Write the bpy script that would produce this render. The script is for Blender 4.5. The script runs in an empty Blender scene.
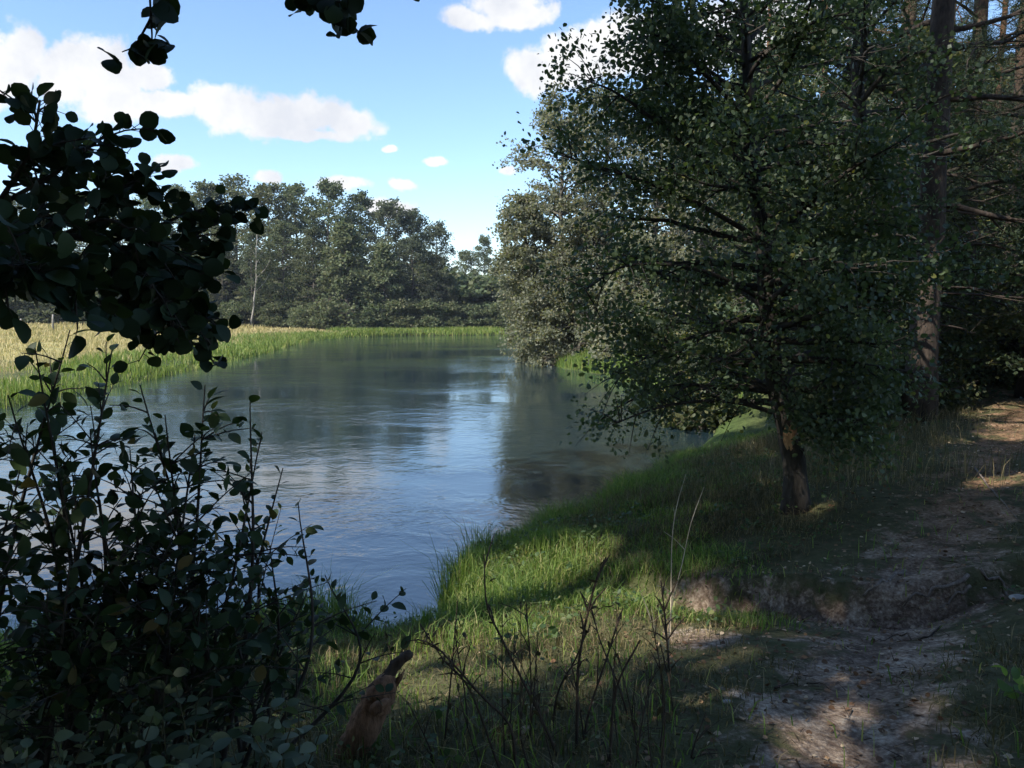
import bpy, math
import numpy as np
from mathutils import Vector

R = math.radians
HAZE = .0003
sc = bpy.context.scene
COL = sc.collection
PI = math.pi

# ---------------------------------------------------------------- camera model
F = 800.0; HOR = 308.0; CZ = 3.0
PITCH = math.atan((384 - HOR) / F)
cam_d = bpy.data.cameras.new('camera'); cam = bpy.data.objects.new('camera', cam_d); COL.objects.link(cam)
cam.location = (0, 0, CZ); cam.rotation_euler = (PI/2 - PITCH, 0, 0)
cam_d.sensor_width = 36; cam_d.lens = F/1024*36; cam_d.clip_start = 0.05; cam_d.clip_end = 6000
sc.camera = cam
CP, SP = math.cos(PITCH), math.sin(PITCH)

def ray(px, py):
    cx = (px - 512)/F; cy = (384 - py)/F
    return np.array([cx, CP + cy*SP, -SP + cy*CP])

def P(px, py, Y):
    d = ray(px, py)
    return np.array([0, 0, CZ]) + d*(Y/d[1])

# ---------------------------------------------------------------- noise
def vn(x, y, seed=0):
    x = np.asarray(x, float); y = np.asarray(y, float)
    xi = np.floor(x).astype(np.int64); yi = np.floor(y).astype(np.int64)
    fx = x - xi; fy = y - yi
    fx = fx*fx*(3-2*fx); fy = fy*fy*(3-2*fy)
    def h(a, b):
        n = (a*374761393 + b*668265263 + seed*974711) & 0x7fffffff
        n = ((n ^ (n >> 13))*1274126177) & 0x7fffffff
        n = n ^ (n >> 16)
        return (n & 0xffff)/65535.0
    return (h(xi, yi)*(1-fx)+h(xi+1, yi)*fx)*(1-fy)+(h(xi, yi+1)*(1-fx)+h(xi+1, yi+1)*fx)*fy - .5

def fbm(x, y, seed=0, oct=4):
    s = 0; a = 1; f = 1
    for i in range(oct):
        s = s + a*vn(np.asarray(x)*f, np.asarray(y)*f, seed+i*7); a *= .5; f *= 2.03
    return s

# ---------------------------------------------------------------- river + terrain
NEAR = np.array([(-70,-45),(-40,-18),(-25,-5),(-15,2),(-8,5),(-5,6.2),(-3.6,6.7),(-2.6,7.0),(-2.1,7.35),(-1.6,7.15),(-1.15,6.8),(-.75,7.0),
    (-.35,7.25),(-.65,7.55),(-.8,8.1),(-.5,8.9),(.25,10.0),(1.2,11.6),(2.2,13.2),(3.8,16.0),(5.3,20),(5.6,25),(5.2,30),(4.4,35),(2.6,39.5),
    (2.2,42.5),(4.0,47),(9,53),(20,60),(45,66),(90,72),(200,80)], float)
FAR = np.array([(-70,-20),(-45,-6),(-32,2),(-21,9),(-16.5,17),(-15.2,24),(-15.2,30),(-15.6,40),(-16.5,52),(-18.0,64),(-18.6,74),(-17,82),(-12.5,87),(-4,89),(8,89.5),
    (25,90),(50,93),(90,99),(200,112)], float)

def segdist(x, y, poly):
    best = np.full(np.shape(x), 1e9)
    for (ax, ay), (bx, by) in zip(poly[:-1], poly[1:]):
        dx, dy = bx-ax, by-ay
        t = np.clip(((x-ax)*dx+(y-ay)*dy)/(dx*dx+dy*dy), 0, 1)
        best = np.minimum(best, np.hypot(x-ax-t*dx, y-ay-t*dy))
    return best

RIV = np.vstack([NEAR, FAR[::-1]])
def inside(x, y, poly):
    c = np.zeros(np.shape(x), bool)
    n = len(poly)
    for i in range(n):
        ax, ay = poly[i]; bx, by = poly[(i+1) % n]
        if ay == by: continue
        cond = ((ay > y) != (by > y)) & (x < (bx-ax)*(y-ay)/(by-ay)+ax)
        c ^= cond
    return c

PATH = np.array([(.7,-6),(.95,1.0),(1.2,2.6),(1.75,4.0),(2.6,5.3),(4.1,7.2),(6.4,10.2),(9.0,13.5),(13,18),(22,26)], float)
SCARP = np.array([(.9,7.0),(1.5,6.45),(2.0,6.0),(2.6,5.62),(3.1,5.5),(3.7,5.65),(4.6,6.1)], float)

def fields(x, y):
    x = np.asarray(x, float); y = np.asarray(y, float)
    wob = .16*vn(x*1.7, y*1.7, 3)+.09*vn(x*5, y*5, 5)
    dn = segdist(x, y, NEAR); df = segdist(x, y, FAR); ins = inside(x, y, RIV)
    d = np.minimum(dn, df); d = np.where(ins, -d, d) + wob*np.clip(1.2-d*.3, 0, 1)
    far = (df < dn)
    return d, far

def scarp_step(x, y):
    # y of scarp line at x
    sy = np.interp(x, SCARP[:,0], SCARP[:,1]) + .13*vn(x*3.1, x*0+2, 9) + .05*vn(x*9, x*0, 4)
    m = np.clip((x-.75)/.5, 0, 1)*np.clip((4.7-x)/1.6, 0, 1)
    t = y - sy
    foot = np.where(t < 0, -.25*np.exp(t/.8), -.25*np.clip(1-t/.08, 0, 1))
    lip = np.where(t > 0, .06*np.exp(-t/.7), 0)
    return m*(foot+lip), m, t

def height(x, y):
    x = np.asarray(x, float); y = np.asarray(y, float)
    d, far = fields(x, y)
    dp = np.maximum(d, 0)
    hn = .14*(1-np.exp(-dp/.12)) + 1.36*(1-np.exp(-dp/3.4)) + .25*np.clip((x-3)/8, 0, 1) 
    hf = .22*(1-np.exp(-dp/.3)) + 1.25*(1-np.exp(-dp/30))
    h = np.where(far, hf, hn)
    st, _, _ = scarp_step(x, y)
    pd = segdist(x, y, PATH)
    h = h + st*(~far) + (.10*fbm(x*.6, y*.6, 11, 3) + .05*fbm(x*2.7, y*2.7, 17, 3)*np.where(np.hypot(x, y) < 25, 1, 0))*np.clip(dp*1.2, 0, 1)
    h = h - .07*np.exp(-(pd/.55)**2)*np.clip(dp, 0, 1)*(~far)
    return np.where(d > 0, np.maximum(h, .02), -1.0*(1-np.exp(d/1.0)))

def hz(x, y): return float(height(np.array([x]), np.array([y]))[0])

def G(px, py, lo=1.5, hi=60.0):
    """ground point seen at a pixel of the photograph"""
    d = ray(px, py); ts = np.linspace(lo, hi, 6000)
    pts = np.array([0, 0, CZ]) + d[None]*ts[:, None]
    hh = height(pts[:,0], pts[:,1])
    k = np.argmax(pts[:,2] < hh)
    if k == 0: k = len(ts)-1
    return pts[k]

# ---------------------------------------------------------------- sun
SUN_EL = R(43); SUN_AZ = (-.80, -.60)
SDIR = np.array([SUN_AZ[0]*math.cos(SUN_EL), SUN_AZ[1]*math.cos(SUN_EL), math.sin(SUN_EL)])

# ---------------------------------------------------------------- mesh building
class MB:
    def __init__(s): s.v = []; s.f = []; s.n = 0
    def add(s, v, faces):
        v = np.asarray(v, float).reshape(-1, 3)
        for f in faces:
            f = np.asarray(f, np.int64)
            if f.size: s.f.append(f + s.n)
        s.v.append(v); s.n += len(v)
    def mesh(s, name, mat, smooth=False):
        me = bpy.data.meshes.new(name)
        v = np.vstack(s.v)
        me.vertices.add(len(v)); me.vertices.foreach_set('co', v.astype(np.float32).ravel())
        tot = np.concatenate([np.full(len(f), f.shape[1]) for f in s.f])
        idx = np.concatenate([f.ravel() for f in s.f])
        st = np.concatenate([[0], np.cumsum(tot)[:-1]])
        me.loops.add(len(idx)); me.loops.foreach_set('vertex_index', idx.astype(np.int32))
        me.polygons.add(len(tot)); me.polygons.foreach_set('loop_start', st.astype(np.int32))
        me.polygons.foreach_set('loop_total', tot.astype(np.int32))
        if smooth: me.polygons.foreach_set('use_smooth', np.ones(len(tot), bool))
        me.materials.append(mat)
        me.update(calc_edges=True); me.validate()
        return me
    def obj(s, name, mat, parent=None, smooth=False):
        o = bpy.data.objects.new(name, s.mesh(name, mat, smooth)); COL.objects.link(o)
        if parent: o.parent = parent
        return o

def tube(mb, pts, rad, k=7, cap=True, rough=0, rng=None):
    pts = np.asarray(pts, float); n = len(pts); rad = np.broadcast_to(rad, (n,)).astype(float)
    tg = np.gradient(pts, axis=0); tg /= np.linalg.norm(tg, axis=1)[:, None]+1e-9
    up = np.array([0, 0, 1.]) if abs(tg[0, 2]) < .8 else np.array([1., 0, 0])
    vs = []
    a = np.arange(k)*2*PI/k
    for i in range(n):
        s = np.cross(up, tg[i]); s /= np.linalg.norm(s)+1e-9
        u = np.cross(tg[i], s); up = u
        if abs(np.dot(up, tg[min(i+1, n-1)])) > .95: up = s
        r = rad[i]*np.ones(k)
        if rough and rng is not None: r = r*(1+rough*rng.normal(size=k))
        vs.append(pts[i]+r[:, None]*(np.cos(a)[:, None]*s+np.sin(a)[:, None]*u))
    v = np.vstack(vs)
    f = []
    for i in range(n-1):
        b = i*k
        j = np.arange(k); jn = (j+1) % k
        f.append(np.stack([b+j, b+jn, b+k+jn, b+k+j], 1))
    fs = [np.vstack(f)]
    if cap and k >= 3:
        fs.append(np.array([[(n-1)*k+j for j in range(k)]])); fs.append(np.array([[j for j in range(k)][::-1]]))
    mb.add(v, fs)

def smooth_path(ctrl, n):
    ctrl = np.asarray(ctrl, float)
    if len(ctrl) == 2: return ctrl[0]+(ctrl[1]-ctrl[0])*np.linspace(0, 1, n)[:, None]
    p = np.vstack([2*ctrl[0]-ctrl[1], ctrl, 2*ctrl[-1]-ctrl[-2]])
    m = len(ctrl)-1; out = []
    for t in np.linspace(0, m-1e-6, n):
        i = int(t); u = t-i; a, b, c, d = p[i:i+4]
        out.append(.5*((2*b)+(-a+c)*u+(2*a-5*b+4*c-d)*u*u+(-a+3*b-3*c+d)*u**3))
    return np.array(out)

# leaf templates: (verts, faces); +Y along leaf, Z normal, unit length
def leaf_hi(shape='round'):
    t = np.array([0, .12, .32, .58, .82, 1.0])
    if shape == 'round': w = np.array([.03, .26, .42, .47, .36, .10])
    elif shape == 'oval': w = np.array([.02, .19, .30, .29, .17, .01])
    else: w = np.array([.02, .12, .17, .15, .08, .01])
    mid = np.stack([0*t, t, .10*np.sin(t*2.6)-.06*t], 1)
    L = np.stack([-w, t-.03*(w > .3), mid[:, 2]+.22*w], 1); Rr = np.stack([w, t-.03*(w > .3), mid[:, 2]+.18*w], 1)
    v = np.vstack([mid, L, Rr]); n = len(t); f = []
    for i in range(n-1):
        f.append([i, i+1, n+i+1, n+i]); f.append([i+1, i, 2*n+i, 2*n+i+1])
    return v, [np.array(f)]
L_ROUND = leaf_hi('round'); L_OVAL = leaf_hi('oval'); L_LANCE = leaf_hi('lance')
L_MID = (np.array([(0,0,0),(-.34,.35,.06),(-.30,.78,.02),(0,1,-.08),(.32,.72,.03),(.33,.32,.05)]), [np.array([[0,5,4,3],[0,3,2,1]])])
L_LO = (np.array([(0,0,0),(-.42,.5,.08),(0,1,-.05),(.42,.45,.08)]), [np.array([[0,3,2,1]])])
L_CL = (np.array([(0,0,0),(-.5,.35,.1),(-.28,.9,-.05),(.2,1.05,.06),(.55,.5,-.06),(.22,.1,.1)]), [np.array([[0,5,4,3],[0,3,2,1]])])
NEEDLE = (np.array([(-.035,0,0),(.035,0,0),(.0,1,0)]), [np.array([[0,1,2]])])

def basis(ydir, zdir):
    y = ydir/(np.linalg.norm(ydir, axis=1)[:, None]+1e-9)
    x = np.cross(y, zdir); x /= np.linalg.norm(x, axis=1)[:, None]+1e-9
    z = np.cross(x, y)
    return np.stack([x, y, z], 2)

def scatter(mb, tpl, pos, ydir, zdir, size):
    v, faces = tpl; n = len(pos)
    if n == 0: return
    B = basis(np.asarray(ydir, float), np.asarray(zdir, float))
    s = np.broadcast_to(size, (n,))
    V = np.einsum('nij,vj->nvi', B, v)*s[:, None, None]+np.asarray(pos)[:, None, :]
    off = (np.arange(n)*len(v))[:, None, None]
    mb.add(V.reshape(-1, 3), [(f[None]+off).reshape(-1, f.shape[1]) for f in faces])

def rdir(rng, n, zb=0.0, zs=1.0):
    d = rng.normal(size=(n, 3)); d[:, 2] = d[:, 2]*zs+zb
    return d/(np.linalg.norm(d, axis=1)[:, None]+1e-9)

# ---------------------------------------------------------------- objects
def tag(o, label=None, cat=None, group=None, kind=None):
    if label: o['label'] = label
    if cat: o['category'] = cat
    if group: o['group'] = group
    if kind: o['kind'] = kind
    return o
def empty(name, loc, label, cat, group=None, rz=0, scale=None):
    o = bpy.data.objects.new(name, None); COL.objects.link(o); o.location = [float(c) for c in loc]; o.rotation_euler = (0, 0, rz)
    if scale is not None: o.scale = scale
    o.empty_display_size = .2
    return tag(o, label, cat, group)
def dup(root, loc, rz, scale, label, group=None):
    r = root.copy(); COL.objects.link(r); r.location = [float(c) for c in loc]; r.rotation_euler = (0, 0, rz); r.scale = scale; r['label'] = label
    if group: r['group'] = group
    for ch in list(root.children):
        c = ch.copy(); COL.objects.link(c); c.parent = r
    return r

# ---------------------------------------------------------------- materials
def nmat(name):
    m = bpy.data.materials.new(name); m.use_nodes = True; nt = m.node_tree
    for n in list(nt.nodes): nt.nodes.remove(n)
    out = nt.nodes.new('ShaderNodeOutputMaterial')
    return m, nt, out
def N(nt, t, **kw):
    n = nt.nodes.new(t)
    for k, v in kw.items(): setattr(n, k, v)
    return n
def ramp(nt, stops, fac=None, interp='LINEAR'):
    r = N(nt, 'ShaderNodeValToRGB'); r.color_ramp.interpolation = interp
    el = r.color_ramp.elements
    while len(el) < len(stops): el.new(.5)
    for e, (p, c) in zip(el, stops):
        e.position = p; e.color = (*c, 1) if len(c) == 3 else c
    if fac is not None: nt.links.new(fac, r.inputs[0])
    return r
def mixc(nt, fac, a, b, blend='MIX'):
    m = N(nt, 'ShaderNodeMix', data_type='RGBA', blend_type=blend)
    for i, s in ((0, fac), (6, a), (7, b)):
        if isinstance(s, (int, float)): m.inputs[i].default_value = s
        elif isinstance(s, tuple): m.inputs[i].default_value = (*s, 1)
        else: nt.links.new(s, m.inputs[i])
    return m.outputs[2]
def math_(nt, op, a, b=None, c=None):
    m = N(nt, 'ShaderNodeMath', operation=op)
    for i, s in enumerate((a, b, c)):
        if s is None: continue
        if isinstance(s, (int, float)): m.inputs[i].default_value = s
        else: nt.links.new(s, m.inputs[i])
    return m.outputs[0]
def noise(nt, scale, detail=4, rough=.55, vec=None, dim='3D'):
    n = N(nt, 'ShaderNodeTexNoise', noise_dimensions=dim); n.inputs['Scale'].default_value = scale
    n.inputs['Detail'].default_value = detail; n.inputs['Roughness'].default_value = rough
    if vec is not None: nt.links.new(vec, n.inputs['Vector'])
    return n

def leaf_mat(name, stops, transl=.35, rough=.5, spec=.35, objvar=0.0, tr_tint=(1.6, 1.7, .7)):
    m, nt, out = nmat(name)
    geo = N(nt, 'ShaderNodeNewGeometry')
    r = ramp(nt, stops, geo.outputs['Random Per Island'])
    col = r.outputs[0]
    if objvar:
        oi = N(nt, 'ShaderNodeObjectInfo')
        hs = N(nt, 'ShaderNodeHueSaturation')
        nt.links.new(math_(nt, 'MULTIPLY_ADD', oi.outputs['Random'], objvar*.10, .5-objvar*.06), hs.inputs['Hue'])
        nt.links.new(math_(nt, 'MULTIPLY_ADD', math_(nt, 'FRACT', math_(nt, 'MULTIPLY', oi.outputs['Random'], 7.31)), objvar, 1-objvar*.5), hs.inputs['Value'])
        nt.links.new(col, hs.inputs['Color']); col = hs.outputs[0]
    b = N(nt, 'ShaderNodeBsdfPrincipled'); b.inputs['Roughness'].default_value = rough
    b.inputs['Specular IOR Level'].default_value = spec
    nt.links.new(col, b.inputs['Base Color'])
    t = N(nt, 'ShaderNodeBsdfTranslucent'); nt.links.new(mixc(nt, 1.0, col, tr_tint, 'MULTIPLY'), t.inputs['Color'])
    ms = N(nt, 'ShaderNodeMixShader'); ms.inputs[0].default_value = transl
    nt.links.new(b.outputs[0], ms.inputs[1]); nt.links.new(t.outputs[0], ms.inputs[2]); nt.links.new(ms.outputs[0], out.inputs[0])
    return m

def bark_mat(name, c1, c2, scale=6, bump=.6, zs=.25, upper=None, uz=(4, 8)):
    m, nt, out = nmat(name)
    tc = N(nt, 'ShaderNodeTexCoord'); mp = N(nt, 'ShaderNodeMapping'); mp.inputs['Scale'].default_value = (1, 1, zs)
    nt.links.new(tc.outputs['Object'], mp.inputs['Vector'])
    n1 = noise(nt, scale, 6, .65, mp.outputs[0]); n2 = noise(nt, scale*4, 4, .6, mp.outputs[0])
    f = math_(nt, 'ADD', math_(nt, 'MULTIPLY', n1.outputs[0], .65), math_(nt, 'MULTIPLY', n2.outputs[0], .35))
    r = ramp(nt, [(.36, c1), (.62, c2)], f); col = r.outputs[0]
    if upper:
        sx = N(nt, 'ShaderNodeSeparateXYZ'); nt.links.new(tc.outputs['Object'], sx.inputs[0])
        mr = N(nt, 'ShaderNodeMapRange'); mr.inputs[1].default_value = uz[0]; mr.inputs[2].default_value = uz[1]
        nt.links.new(math_(nt, 'ADD', sx.outputs[2], math_(nt, 'MULTIPLY', n1.outputs[0], 3)), mr.inputs[0])
        col = mixc(nt, mr.outputs[0], col, upper)
    b = N(nt, 'ShaderNodeBsdfPrincipled'); b.inputs['Roughness'].default_value = .9; b.inputs['Specular IOR Level'].default_value = .2
    nt.links.new(col, b.inputs['Base Color'])
    bp = N(nt, 'ShaderNodeBump'); bp.inputs['Strength'].default_value = bump; bp.inputs['Distance'].default_value = .03
    nt.links.new(f, bp.inputs['Height']); nt.links.new(bp.outputs[0], b.inputs['Normal']); nt.links.new(b.outputs[0], out.inputs[0])
    return m

M = {}
M['alder'] = leaf_mat('alder_leaf', [(0, (.042,.064,.036)), (.5, (.062,.090,.048)), (.88, (.082,.110,.055)), (.96, (.11,.13,.05)), (1, (.21,.20,.06))], .34)
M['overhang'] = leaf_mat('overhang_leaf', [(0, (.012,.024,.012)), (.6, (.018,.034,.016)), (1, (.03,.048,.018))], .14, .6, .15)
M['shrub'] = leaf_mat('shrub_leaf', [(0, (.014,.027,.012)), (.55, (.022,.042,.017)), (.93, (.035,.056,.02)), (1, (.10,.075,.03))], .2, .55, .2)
M['herb'] = leaf_mat('herb_leaf', [(0, (.06,.085,.05)), (.6, (.095,.125,.075)), (1, (.15,.17,.11))], .25, .55, .3)
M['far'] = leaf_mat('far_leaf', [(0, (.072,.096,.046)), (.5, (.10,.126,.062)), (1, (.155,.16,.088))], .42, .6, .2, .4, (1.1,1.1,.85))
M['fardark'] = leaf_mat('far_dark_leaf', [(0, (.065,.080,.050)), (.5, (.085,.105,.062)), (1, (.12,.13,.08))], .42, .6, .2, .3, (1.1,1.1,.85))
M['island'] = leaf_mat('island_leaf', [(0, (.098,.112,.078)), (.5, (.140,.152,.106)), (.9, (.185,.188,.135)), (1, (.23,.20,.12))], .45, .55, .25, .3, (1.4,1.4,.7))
M['under'] = leaf_mat('understory_leaf', [(0, (.042,.056,.028)), (.6, (.070,.084,.040)), (.93, (.10,.105,.045)), (1, (.2,.17,.06))], .35, .55, .3, .3)
M['needle'] = leaf_mat('pine_needle', [(0, (.020,.036,.018)), (.6, (.034,.052,.024)), (1, (.065,.07,.03))], .15, .6, .25, .2)
M['lush'] = leaf_mat('lush_grass', [(0, (.075,.135,.032)), (.5, (.14,.215,.052)), (.85, (.23,.28,.075)), (1, (.36,.32,.15))], .48, .5, .3, 0, (1.3,1.4,.7))
M['dry'] = leaf_mat('dry_grass', [(0, (.060,.060,.026)), (.4, (.095,.088,.038)), (.75, (.16,.128,.064)), (1, (.30,.235,.135))], .3, .6, .25, 0, (1.3,1.3,.8))
M['meadow'] = leaf_mat('meadow_grass', [(0, (.24,.24,.09)), (.4, (.38,.32,.15)), (1, (.55,.45,.25))], .3, .6, .2, 0, (1.2,1.2,.8))
M['reed'] = leaf_mat('bank_reed', [(0, (.10,.16,.03)), (.6, (.17,.235,.05)), (1, (.30,.29,.10))], .35, .55, .25, 0, (1.2,1.3,.7))
M['litter'] = leaf_mat('leaf_litter', [(0, (.07,.04,.024)), (.45, (.15,.085,.048)), (.8, (.28,.18,.10)), (1, (.46,.36,.25))], .05, .8, .2)
M['alderbark'] = bark_mat('alder_bark', (.018,.016,.013), (.055,.047,.039), 9)
M['pinebark'] = bark_mat('pine_bark', (.024,.019,.016), (.075,.056,.043), 7, .8, .3, (.13,.065,.035), (8, 13))
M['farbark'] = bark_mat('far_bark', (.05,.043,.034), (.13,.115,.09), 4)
M['birchbark'] = bark_mat('pale_bark', (.16,.145,.12), (.36,.33,.29), 3)
M['herbdark'] = leaf_mat('weed_leaf', [(0, (.04,.07,.025)), (.7, (.07,.11,.04)), (1, (.14,.14,.05))], .3, .55, .3)
M['twig'] = leaf_mat('twig_litter', [(0, (.03,.022,.016)), (.6, (.08,.055,.038)), (1, (.24,.18,.12))], .05, .9, .1)
M['stem'] = bark_mat('dead_stem', (.030,.022,.016), (.085,.06,.042), 20, .3, .2)
M['palestem'] = bark_mat('pale_stem', (.36,.29,.20), (.55,.46,.34), 20, .2, .2)
M['greenstem'] = bark_mat('green_stem', (.035,.040,.018), (.075,.065,.035), 20, .2, .2)
M['rot'] = bark_mat('rotten_wood', (.085,.045,.026), (.30,.165,.095), 14, .6, .22)
M['rootwood'] = bark_mat('root_wood', (.09,.07,.055), (.26,.21,.17), 14, .7, .4)
M['scar'] = bark_mat('scar_wood', (.18,.10,.05), (.42,.27,.15), 14, .5, .3)
M['stone'] = bark_mat('pale_stone', (.24,.225,.21), (.42,.40,.37), 9, .4, 1)
M['deadleaf'] = leaf_mat('dead_leaf', [(0, (.03,.026,.014)), (1, (.075,.06,.03))], .15, .8, .2)

# ---------------------------------------------------------------- ground material
def ground_mat():
    m, nt, out = nmat('ground_soil')
    at = N(nt, 'ShaderNodeAttribute', attribute_name='cover'); sp = N(nt, 'ShaderNodeSeparateColor'); nt.links.new(at.outputs['Color'], sp.inputs[0])
    tc = N(nt, 'ShaderNodeTexCoord'); o = tc.outputs['Object']
    n1 = noise(nt, 1.3, 5, .6, o); n2 = noise(nt, 9, 5, .65, o); n3 = noise(nt, 38, 4, .6, o); n4 = noise(nt, 3.7, 6, .7, o)
    base = ramp(nt, [(.3, (.040,.036,.020)), (.5, (.070,.068,.032)), (.68, (.115,.095,.055))], n2.outputs[0]).outputs[0]
    base = mixc(nt, math_(nt, 'MULTIPLY', n1.outputs[0], .5), base, (.085,.095,.035))
    dirt = ramp(nt, [(.36, (.070,.047,.034)), (.47, (.14,.097,.069)), (.56, (.29,.22,.16)), (.64, (.47,.39,.30))], math_(nt, 'ADD', math_(nt, 'MULTIPLY', n4.outputs[0], .6), math_(nt, 'MULTIPLY', n3.outputs[0], .4))).outputs[0]
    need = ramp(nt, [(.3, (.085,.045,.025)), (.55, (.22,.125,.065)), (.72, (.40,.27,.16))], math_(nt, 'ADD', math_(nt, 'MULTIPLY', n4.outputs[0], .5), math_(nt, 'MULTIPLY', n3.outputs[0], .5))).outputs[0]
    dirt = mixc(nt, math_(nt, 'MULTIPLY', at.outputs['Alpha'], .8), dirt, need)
    mk = math_(nt, 'ADD', sp.outputs[0], math_(nt, 'MULTIPLY', math_(nt, 'SUBTRACT', n4.outputs[0], .5), 2.0))
    dm = N(nt, 'ShaderNodeMapRange', interpolation_type='SMOOTHSTEP'); dm.inputs[1].default_value = .35; dm.inputs[2].default_value = .72; nt.links.new(mk, dm.inputs[0])
    col = mixc(nt, dm.outputs[0], base, dirt)
    lush = ramp(nt, [(.35, (.03,.045,.014)), (.65, (.075,.11,.028))], n2.outputs[0]).outputs[0]
    col = mixc(nt, sp.outputs[1], col, lush)
    mead = ramp(nt, [(.3, (.20,.19,.07)), (.7, (.40,.34,.15))], n1.outputs[0]).outputs[0]
    col = mixc(nt, sp.outputs[2], col, mead)
    b = N(nt, 'ShaderNodeBsdfPrincipled'); b.inputs['Roughness'].default_value = .95; b.inputs['Specular IOR Level'].default_value = .15
    nt.links.new(col, b.inputs['Base Color'])
    bp = N(nt, 'ShaderNodeBump'); bp.inputs['Strength'].default_value = .9; bp.inputs['Distance'].default_value = .035
    nt.links.new(math_(nt, 'ADD', n2.outputs[0], math_(nt, 'MULTIPLY', n3.outputs[0], .6)), bp.inputs['Height'])
    nt.links.new(bp.outputs[0], b.inputs['Normal']); nt.links.new(b.outputs[0], out.inputs[0])
    return m

def water_mat():
    m, nt, out = nmat('river_water')
    tc = N(nt, 'ShaderNodeTexCoord'); o = tc.outputs['Object']
    mp = N(nt, 'ShaderNodeMapping'); mp.inputs['Scale'].default_value = (.85, 1.0, 1); mp.inputs['Rotation'].default_value = (0, 0, R(8)); nt.links.new(o, mp.inputs[0])
    a = noise(nt, 1.9, 3, .55, mp.outputs[0]); a.inputs['Distortion'].default_value = .6
    c = noise(nt, 7.5, 3, .6, mp.outputs[0]); c.inputs['Distortion'].default_value = .4
    mp2 = N(nt, 'ShaderNodeMapping'); mp2.inputs['Scale'].default_value = (.09, .16, 1); nt.links.new(o, mp2.inputs[0])
    g = noise(nt, 1.0, 3, .6, mp2.outputs[0])
    amp = N(nt, 'ShaderNodeMapRange', interpolation_type='SMOOTHSTEP'); amp.inputs[1].default_value = .38; amp.inputs[2].default_value = .62; amp.inputs[3].default_value = .18; amp.inputs[4].default_value = 1.15
    nt.links.new(g.outputs[0], amp.inputs[0])
    h = math_(nt, 'MULTIPLY', math_(nt, 'ADD', a.outputs[0], math_(nt, 'MULTIPLY', c.outputs[0], .30)), amp.outputs[0])
    bp = N(nt, 'ShaderNodeBump'); bp.inputs['Strength'].default_value = .6; bp.inputs['Distance'].default_value = .033
    nt.links.new(h, bp.inputs['Height'])
    b = N(nt, 'ShaderNodeBsdfPrincipled'); b.inputs['Base Color'].default_value = (.013,.027,.034,1); b.inputs['Roughness'].default_value = .06
    b.inputs['IOR'].default_value = 2.1; b.inputs['Specular IOR Level'].default_value = .5
    nt.links.new(bp.outputs[0], b.inputs['Normal']); nt.links.new(b.outputs[0], out.inputs[0])
    return m

# ---------------------------------------------------------------- ground + path + river
def axis(lo, a, b, hi, st, g=1.09):
    mid = list(np.arange(a, b, st)); r = []; x = b; s = st
    while x < hi: r.append(x); s *= g; x += s
    l = []; x = a-st; s = st
    while x > lo: l.append(x); s *= g; x -= s
    return np.array(sorted(l+[lo])+mid+r+[hi])
xs = axis(-1500, -4, 6, 1500, .06); ys = axis(-400, 1.6, 11, 2500, .055)
X, Y = np.meshgrid(xs, ys); Z = height(X, Y)
D, FARM = fields(X, Y)
PD = segdist(X, Y, PATH); pw = .62+.5*np.clip((Y-6)/8, 0, 1)
dirt = np.clip(.92-(PD/pw)*.62, 0, 1)*(~FARM)*(1-.25*np.clip((Y-5.5)/2, 0, 1))
_, sm, stt = scarp_step(X, Y)
dirt = np.maximum(dirt, sm*np.clip(1-np.abs(stt+.08)/.28, 0, 1)*1.1)
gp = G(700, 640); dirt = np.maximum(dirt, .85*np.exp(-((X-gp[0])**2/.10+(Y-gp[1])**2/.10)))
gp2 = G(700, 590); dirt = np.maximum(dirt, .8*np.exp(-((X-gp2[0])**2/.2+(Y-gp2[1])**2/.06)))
forest = (~FARM)*np.clip((X-4-.1*Y)/3, 0, 1); dirt = np.maximum(dirt, .42*forest)
lush = (~FARM)*np.clip(1.2-D/1.8, 0, 1)*(D > -.3)+FARM*np.clip(1.1-D/9, 0, 1)*.8
mead = FARM*np.clip((D-4)/6, 0, 1)
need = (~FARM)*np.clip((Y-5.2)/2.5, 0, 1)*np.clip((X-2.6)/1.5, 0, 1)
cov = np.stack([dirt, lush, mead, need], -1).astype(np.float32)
ny, nx = X.shape
V = np.stack([X, Y, Z], -1).reshape(-1, 3); C4 = cov.reshape(-1, 4)
ii, jj = np.meshgrid(np.arange(ny-1), np.arange(nx-1), indexing='ij')
q = np.stack([ii*nx+jj, ii*nx+jj+1, (ii+1)*nx+jj+1, (ii+1)*nx+jj], -1).reshape(-1, 4)
fc = V[q].mean(1)
isp = (segdist(fc[:,0], fc[:,1], PATH) < .55+.5*np.clip((fc[:,1]-6)/8, 0, 1)+.35*vn(fc[:,0]*2.3, fc[:,1]*2.3, 31)) & (fc[:,1] > .5) & (fc[:,1] < 20)
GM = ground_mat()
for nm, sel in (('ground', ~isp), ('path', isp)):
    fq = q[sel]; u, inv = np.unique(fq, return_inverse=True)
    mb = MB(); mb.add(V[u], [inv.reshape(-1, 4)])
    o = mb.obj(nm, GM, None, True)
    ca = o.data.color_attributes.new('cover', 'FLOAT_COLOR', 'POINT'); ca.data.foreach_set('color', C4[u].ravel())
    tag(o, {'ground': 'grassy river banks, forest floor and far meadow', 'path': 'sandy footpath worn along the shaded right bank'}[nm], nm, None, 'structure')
mb = MB(); mb.add([(-300,-200,0),(320,-200,0),(320,200,0),(-300,200,0)], [np.array([[0,1,2,3]])])
tag(mb.obj('river', water_mat()), 'rippling river reflecting sky and trees', 'river', None, 'structure')

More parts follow.
